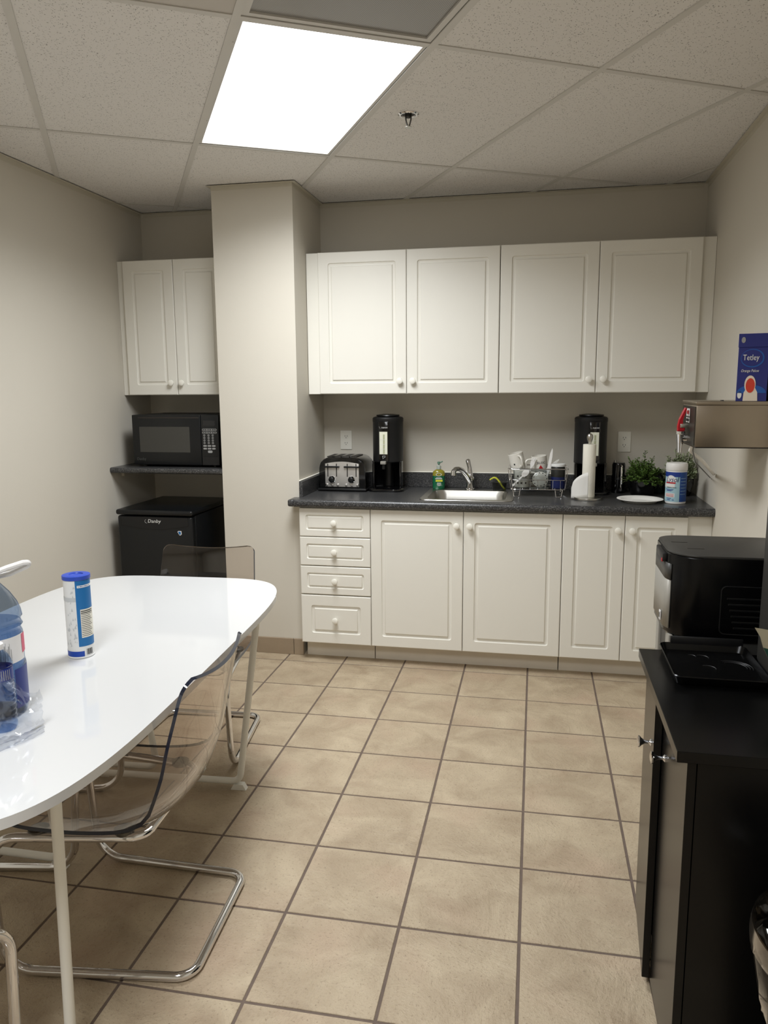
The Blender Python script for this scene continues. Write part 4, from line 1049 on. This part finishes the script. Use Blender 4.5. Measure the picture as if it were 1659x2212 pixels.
B().box(.010, .0215, .03, .085, .02, .81, bev=.003).obj('column_cover', 'silver_plastic', t)
B().box(.010, .0215, .215, .26, .02, .81, bev=.003).obj('column_cover', 'silver_plastic', t)
B().box(.0, aw, .0, ad, 0, .02, bev=.004).obj('base', 'black_satin', t)
B().box(.017, .0215, .09, .21, .3, .81).obj('column_strip', 'dark_grey', t, smooth=0)

# tray with pressed rings on the cabinet top
t = thing('serving_tray', 'black plastic tray with pressed ring marks on the low cabinet', 'tray', (2.04, -2.69, KZ))
tw_, td_ = .222, .262
pl = [(x, y) for x, y in rrect(0, tw_, 0, td_, .02, 4)]
b = B(); o1 = [b.bm.verts.new((x, y, .022)) for x, y in pl]
sc = lambda k, z: [b.bm.verts.new(((x-tw_/2)*k+tw_/2, (y-td_/2)*k+td_/2, z)) for x, y in pl]
rg2 = [sc(.93, 0), sc(.95, .002), o1, sc(.985, .024), sc(.93, .006), sc(.9, .005)]
for A, Q in zip(rg2[:-1], rg2[1:]):
    for k in range(len(A)): b.bm.faces.new((A[k], A[(k+1) % len(A)], Q[(k+1) % len(A)], Q[k]))
b.bm.faces.new(rg2[0]); b.bm.faces.new(rg2[-1]); b.obj('pan', 'cab_black', t)
for (x, y, r) in ((.075, .205, .012), (.10, .12, .02), (.165, .14, .04), (.165, .14, .047), (.165, .14, .033), (.10, .20, .018)):
    B().tube([(x+r*math.cos(R(a)), y+r*math.sin(R(a)), .0058) for a in range(-20, 130, 15)], .0011, 6).obj('pressed_ring', 'black_satin', t)
B().box(.03, tw_-.006, td_-.004, td_+.003, .02, .042, bev=.003).obj('back_rim', 'black_satin', t)

# tall dark appliance beside the tray
t = thing('coffee_brewer', 'tall dark grey appliance on the low cabinet, cut off by the picture edge', 'coffee maker', (2.272, -2.69, KZ))
B().box(0, .235, 0, .195, .01, .45, bev=.008).obj('housing', 'dark_grey', t)
B().box(.004, .23, .004, .19, 0, .0102).obj('base', 'black_satin', t, smooth=0)
B().box(.02, .215, .02, .175, .4502, .472, bev=.006).obj('lid', 'black_satin', t)

# coffee packet leaning beside it
t = thing('coffee_packet', 'crumpled green and silver coffee packet in front of the dark appliance', 'packet', (2.30, -2.765, KZ))
rnd = random.Random(11); rows = []; rows2 = []
for k in range(9):
    u = k/8; row = []; r2w = []
    for q in range(7):
        v = q/6; th = .024*math.sin(math.pi*v)**.7*(1-u**2.5)+.0015
        x = (-.02-.09*u)+.10*v*(1+.15*u); z = .001+.175*u*(1-.10*v) + rnd.uniform(-.003, .003)*u
        dx = rnd.uniform(-.003, .003)
        row.append((x+dx, -th+rnd.uniform(-.003, .003)*u, z)); r2w.append((x+dx, th*.8, z))
    rows.append(row); rows2.append(r2w)
b = B(); b.grid(rows[:4], mi=0); b.grid(rows[3:7], mi=1); b.grid(rows[6:], mi=2)
b.grid([list(reversed(r)) for r in rows2], mi=1)
b.grid([[rows[k][0], rows2[k][0]] for k in range(9)], 2); b.grid([[rows2[k][6], rows[k][6]] for k in range(9)], 2)
b.obj('pouch', ['foil_white', 'foil_green', 'foil_tan'], t, smooth=20, fix=False)

# waste bin with clear liner
t = thing('waste_bin', 'dark round waste bin beside the low black cabinet', 'bin', (2.275, -3.235, 0))
B().lathe([(.0, .0), (.105, 0), (.108, .004), (.126, .545), (.130, .55), (.130, .556), (.122, .556), (.119, .545), (.103, .012), (0, .012)], seg=48, cap=False).obj('bucket', 'bin_grey', t)
t = thing('bin_liner', 'clear plastic liner folded over the rim of the waste bin', 'bin liner', (2.275, -3.235, 0))
rnd = random.Random(4); rows = []
prof = [(.106, .30), (.110, .46), (.114, .540), (.124, .563), (.150, .566), (.166, .552), (.170, .525), (.164, .48), (.152, .44), (.140, .40), (.133, .36)]
N = 72
ph = [rnd.uniform(0, 6.28) for _ in range(6)]
for (r, z) in prof:
    row = []
    for k in range(N+1):
        a = 2*math.pi*(k % N)/N
        wob = .007*math.sin(9*a+ph[0]+z*28)+.006*math.sin(17*a+ph[1]-z*46)+.004*math.sin(29*a+ph[2]+z*60)
        if r < .12: wob = -abs(wob)*.6
        zz = z + (.02*math.sin(3*a+ph[3])+.012*math.sin(7*a+ph[4]) if z < .5 and r > .13 else 0)
        rr = r + wob
        if r > .12: rr = max(rr, .1325)
        row.append((rr*math.cos(a), rr*math.sin(a), zz))
    rows.append(row)
B().grid(rows).obj('liner_film', 'liner', t, smooth=50)
B().lathe([(.171, .556), (.174, .556), (.177, .535), (.176, .518), (.173, .52), (.171, .556)], seg=48, cap=False).obj('gathered_edge', 'liner_edge', t)

# ================================================================== TABLE
TCX, TCY, TTHETA, TA, TB, TN = .347, -2.596, .056, .463, .924, 5.0
t = thing('dining_table', 'long white gloss table with rounded ends and white tube legs', 'table', (TCX, TCY, 0), TTHETA)
sup = []
for k in range(96):
    a = 2*math.pi*k/96; c_, s_ = math.cos(a), math.sin(a)
    sup.append((TA*math.copysign(abs(c_)**(2/TN), c_), TB*math.copysign(abs(s_)**(2/TN), s_)))
B().prism(sup, TT-.022, TT, bev=.0025, seg=3).obj('tabletop', 'table_white', t, smooth=30)
inv = Matrix.Rotation(-TTHETA, 4, 'Z') @ Matrix.Translation((-TCX, -TCY, 0))
def loc(p): return inv @ Vector(p)
def leg(name, pts, r=.0125, fr=.035): return B().tube(fillet([loc(p) for p in pts], fr, 6), r, 14).obj(name, 'white_metal', t)
zt = TT-.0225
leg('leg_frame', [(.712, -1.985, zt), (.622, -2.0, .0305), (.045, -2.035, .0305), (.045, -1.965, .0305), (.258, -1.955, .0305), (.16, -1.95, zt)])
leg('leg_frame', [(.71, -3.20, zt), (.698, -3.20, .0305), (.13, -3.20, .0305), (.05, -3.20, zt)])
leg('leg_frame', [(.16, -2.57, zt), (.245, -2.565, .0305), (-.08, -2.565, .0305), (-.10, -2.565, zt)])
for p in ((.618, -1.999), (.047, -2.0), (.694, -3.20), (.14, -3.20), (.235, -2.565), (-.07, -2.565)):
    q = loc((p[0], p[1], 0)); B().prism([(-.03, 0), (.03, 0), (.018, .022), (-.018, .022)], -.013, .013, M=Matrix.Translation((q.x, q.y, 0)) @ RX).obj('foot', 'white_metal', t, smooth=0)
B().box(-.02, .02, -.72, .72, TT-.045, TT-.0228).obj('under_beam', 'white_metal', t, smooth=0)

# ================================================================== CHAIRS (clear shell on a chrome cantilever frame)
PROF = [(.288, .409), (.272, .422), (.233, .425), (.18, .417), (.10, .413), (.022, .414), (-.056, .421), (-.105, .433), (-.131, .447), (-.148, .468), (-.160, .497), (-.172, .53), (-.184, .566), (-.201, .64), (-.221, .713), (-.236, .767), (-.247, .793), (-.257, .808)]
def resample(P, n):
    P = [Vector((u, 0, z)) for u, z in P]; d = [0]
    for a, b_ in zip(P[:-1], P[1:]): d.append(d[-1]+(b_-a).length)
    out = []
    for k in range(n):
        x_ = k/(n-1); s = d[-1]*(x_-.85*math.sin(2*math.pi*x_)/(2*math.pi)); i = max(j for j in range(len(d)) if d[j] <= s+1e-9); i = min(i, len(P)-2)
        f = (s-d[i])/(d[i+1]-d[i])
        # catmull-rom
        p0, p1, p2, p3 = P[max(i-1, 0)], P[i], P[i+1], P[min(i+2, len(P)-1)]
        out.append(.5*((2*p1)+(p2-p0)*f+(2*p0-5*p1+4*p2-p3)*f*f+(3*p1-p0-3*p2+p3)*f**3))
    return out
def shell():
    NS, NV = 44, 18
    pts = resample(PROF, NS); b = B(); sl = []; 
    outer = []; inner = []
    tot = NS-1
    for k, p in enumerate(pts):
        a = pts[max(0, k-1)]; c_ = pts[min(NS-1, k+1)]; tg = (c_-a).normalized()
        nr = Vector((-tg.z, 0, tg.x))            # away from the sitter
        if nr.z > 0 and k < NS/2: nr = -nr
        x_ = k/tot; s = x_-.85*math.sin(2*math.pi*x_)/(2*math.pi)
        wd = .236 - .026*max(0, (s-.45)/.55)
        # rounded corners at front lip and top edge
        L_ = .93; df = s*L_; dt = (1-s)*L_; rc = .034
        for dd in (df, dt):
            if dd < rc: wd -= rc-math.sqrt(max(0, rc*rc-(rc-dd)**2))
        bow = .042*min(1, .3+1.9*s)*(1-.35*max(0, (s-.7)/.3))
        ro, ri = [], []
        for q in range(NV+1):
            v = -1+2*q/NV; off = bow*(1-v*v); base = Vector((p.x, v*wd, p.z)) + nr*off
            n2 = (nr + Vector((0, v*.25, 0))).normalized()
            ri.append(base); ro.append(base+n2*.0095)
        outer.append(ro); inner.append(ri)
    b.grid(inner, 0); b.grid([list(reversed(r)) for r in outer], 0)
    # rim
    rim_i = inner[0] + [r[-1] for r in inner[1:]] + list(reversed(inner[-1][:-1])) + [r[0] for r in reversed(inner[1:-1])]
    rim_o = outer[0] + [r[-1] for r in outer[1:]] + list(reversed(outer[-1][:-1])) + [r[0] for r in reversed(outer[1:-1])]
    n = len(rim_i)
    A = [b.bm.verts.new(p) for p in rim_i]; Q = [b.bm.verts.new(p) for p in rim_o]
    for k in range(n): b.bm.faces.new((A[k], A[(k+1) % n], Q[(k+1) % n], Q[k])).material_index = 1
    return b
def make_chair(label, locn, rz):
    t = thing('cantilever_chair', label, 'chair', locn, rz, 'clear chairs around the table')
    shell().obj('seat_shell', ['acrylic', 'edge_navy'], t, smooth=50, fix=False)
    P = [(-.236, -.215, .0128), (.262, -.25, .0128), (.285, -.245, .382), (-.115, -.188, .378), (-.115, .188, .378), (.285, .245, .382), (.262, .25, .0128), (-.236, .215, .0128)]
    B().tube(fillet(P, [.05, .085, .075, .05, .05, .075, .085, .05], 8, True), .0122, 14, True).obj('frame', 'chrome', t)
    for (u, v) in ((.16, -.214), (-.06, -.188), (-.06, .188), (.16, .214)):
        B().lathe([(.024, .384), (.026, .389), (.026, .396), (.020, .399)], c=(u, v*.97, 0), seg=24).obj('seat_mount', 'dark_steel', t)
    return t
chA = make_chair('clear plastic chair on a chrome frame, on the kitchen-aisle side of the table', (.618, -2.735, 0), R(183.5))
def chair_copy(label, locn, rz):
    c = copy_tree(chA); c.location = locn; c.rotation_euler = (0, 0, rz); c['label'] = label; return c
chair_copy('clear plastic chair at the table end in front of the fridge', (.272, -1.632, 0), R(-86))
chair_copy('clear plastic chair pushed under the table on the left wall side', (-.015, -2.396, 0), R(14))
chair_copy('clear plastic chair at the table end farthest from the fridge', (.375, -3.545, 0), R(92))

# ================================================================== ON THE TABLE
t = thing('chip_can', 'blue and white snack tube with a blue lid standing on the table', 'snack can', (.402, -2.612, TT+.0003))
r = .0375
B().lathe([(r-.002, 0), (r, .001), (r, .004), (r-.001, .005), (r-.001, .236), (r, .237), (r, .240)], seg=48).obj('tube', 'can_white', t)
B().lathe([(r+.0012, .232), (r+.0016, .234), (r+.0012, .243), (r-.004, .2445), (.020, .2445), (.018, .241), (0, .241)], seg=48, cap=False).obj('lid', 'lid_blue', t)
ca = math.atan2(CAM.y+2.612, CAM.x-.402)
def ang(f): return ca+math.asin(max(-1, min(1, (f-.5)*2)))
B().patch(r-.0006, ang(.43), ang(1)+1.1, .036, .231, seg=24).obj('label_panel', 'can_blue', t)
B().patch(r-.0006, ang(0)-.9, ang(.62), .006, .022, seg=24).obj('label_band', 'can_navy', t)
B().patch(r-.0003, ang(.56), ang(1)+.25, .062, .146, seg=16).obj('nutrition_panel', 'nutrition', t)
b = B()
for k in range(15):
    z0 = .142-k*.0053; hh = .0026 if k < 2 else .0014
    b.patch(r-.0001, ang(.58), ang(.97 if k < 3 else .90+.08*((k*7) % 3)/3), z0-hh, z0, seg=10)
b.obj('nutrition_print', 'print_black', t)
B().patch(r-.0003, ang(.5), ang(1)+.2, .210, .217, seg=12).obj('ribbon', 'print_white', t)
b = B()
for k in range(8): b.patch(r-.0001, ang(.54)+k*.125, ang(.54)+k*.125+.05+.04*((k*5) % 3)/2, .2125, .2148, seg=2)
b.obj('label_print', 'can_navy', t)
b = B()
for k in range(9): b.patch(r-.0003, ang(.70)+k*.06, ang(.70)+k*.06+.022+.012*(k % 3), .0095, .027, seg=2)
b.obj('barcode', 'print_black', t)
b = B(); rnd = random.Random(3)
for k in range(34):
    f = rnd.uniform(.02, .40); z0 = rnd.uniform(.03, .21); s = rnd.uniform(.003, .007); a = ang(f); da = s/r*rnd.uniform(.5, 1.2)
    P = [(a, z0), (a+da, z0+s*rnd.uniform(-.3, .5)), (a+da*rnd.uniform(.2, .6), z0+s*1.6)]
    b.poly([((r-.0004)*math.cos(q), (r-.0004)*math.sin(q), zz) for q, zz in P])
b.obj('shard_print', 'print_pale', t, smooth=0)
B().patch(r-.0005, ang(0)-.3, ang(.42), .170, .182, seg=10).obj('photo_print', 'print_pale', t)

# large water jug
t = thing('water_jug', 'large blue-tinted plastic water jug with a white carry handle on the table', 'water bottle', (.432, -3.018, TT+.0003))
J = .0755
pr = [(.0, .004), (.05, .004), (.064, .0), (.072, .006), (J, .02), (J, .055), (J-.003, .06), (J-.003, .066), (J, .071), (J, .125), (J-.002, .13), (J-.0015, .20), (J-.004, .206), (J-.004, .212), (J, .218), (J-.003, .225), (J-.003, .232), (J+.0005, .238), (J-.002, .252), (.066, .272), (.052, .296), (.034, .318), (.022, .33), (.019, .336), (.019, .348)]
B().lathe(pr, seg=64, cap=False).obj('bottle', 'bottle_blue', t)
B().lathe([(J-.004, .01), (J-.004, .225), (.0, .225)], seg=40, cap=False).obj('water', 'bottle_clear', t)
B().lathe([(.021, .349), (.0215, .351), (.0215, .366), (.019, .368), (0, .368)], seg=28).obj('cap', 'label_white', t)
hdl = [(.02, 0, .343), (.05, .004, .353), (.085, .012, .361), (.099, .016, .360), (.094, .022, .351), (.055, .022, .335), (.014, .02, .329)]
ca = math.atan2(CAM.y+3.018, CAM.x-.432); rt_a = ca+R(90)
Mh = Matrix.Rotation(rt_a-R(8), 4, 'Z')
B().tube(fillet([Mh @ Vector(p) for p in hdl], .012, 4), .0066, 8).lathe([(.0185, .336), (.023, .338), (.023, .346), (.0185, .348)], seg=28, cap=False).obj('carry_handle', 'label_white', t)
B().patch(J-.0008, ca-R(150), ca+R(72), .134, .198, seg=40).obj('label', 'label_white', t)
B().patch(J-.0004, ca+R(64), ca+R(84), .150, .196, seg=6).obj('label_flash', 'pink', t)
b = B()
for k in range(26):
    a = ca-R(28)+k*R(2.5); b.patch(J-.0004, a, a+R(.6+.5*(k % 3)), .142+(k*3 % 5)*.003, .188-(k*5 % 7)*.003, seg=2)
b.obj('label_print', 'print_grey', t)
B().patch(J+.0004, ca+R(38), ca+R(110), .022, .118, seg=12).obj('lower_label', 'label_blue', t)

# small bottles in front of it
def small_bottle(label, p, tint, band, seed):
    t = thing('small_water_bottle', label, 'water bottle', (p[0], p[1], TT+.0003))
    q = .0315
    pr = [(0, .004), (.022, .003), (.028, 0), (q, .008)]
    z = .016
    for k in range(8): pr += [(q, z), (q-.0022, z+.005), (q, z+.010)]; z += .0125
    pr += [(q-.002, .118), (q-.002, .150), (q, .153), (q-.001, .160), (.024, .175), (.015, .186), (.0125, .188), (.0125, .194)]
    B().lathe(pr, seg=40, cap=False).obj('bottle', tint, t)
    B().lathe([(.0145, .190), (.0148, .191), (.0148, .203), (.013, .2045), (0, .2045)], seg=24).obj('cap', 'label_white', t)
    lb = B().lathe([(q-.0012, .120), (q-.0012, .149)], seg=40, cap=False).obj('label', band, t)
    ca = math.atan2(CAM.y-p[1], CAM.x-p[0]); b = B()
    for k in range(7): b.patch(q-.0008, ca-R(10)+k*R(9), ca-R(10)+k*R(9)+R(3.2), .123, .146, seg=2)
    b.obj('label_print', 'print_grey' if band != 'can_blue' else 'label_blue', lb)
small_bottle('small clear water bottle with a navy label in front of the jug', (.511, -3.094), 'bottle_clear', 'label_blue', 1)
# torn shrink film
t = thing('shrink_film', 'torn clear shrink film draped round the small bottle on the table', 'plastic film', (.512, -3.098, TT+.0004))
rnd = random.Random(21); rows = []
dirc = Vector((CAM.x-.512, CAM.y+3.098, 0)).normalized(); rgt = Vector((-dirc.y, dirc.x, 0))
nz = [[rnd.uniform(-1, 1) for _ in range(30)] for _ in range(30)]
for k in range(23):
    u = k/22; row = []
    for q in range(23):
        v = q/22; s = -.10+.185*v
        top = .165-.11*max(0, v-.35)**1.0-.02*math.sin(v*9)
        arch = .052-.030*(abs(v-.45)*2)**2
        if u < .6:
            f = 1-u/.6; z = top*f+.001; d = arch+.010*(1-f)+.004*math.sin(v*14+u*5)
        else:
            f = (u-.6)/.4; z = .0008+.003*abs(nz[k][q])+.002*math.sin(6*f+8*v)**2; d = arch+.010+.085*f*(1-.45*v)
        p = dirc*(d+.008*nz[k][q]*(u < .6)) + rgt*(s+.003*nz[q][k]) + Vector((0, 0, z+.003*nz[q][k]*(u < .58)*(u > .02)))
        p.z = max(p.z, .0006)
        row.append(p)
    rows.append(row)
B().grid(rows).obj('film_sheet', 'film', t, smooth=60)
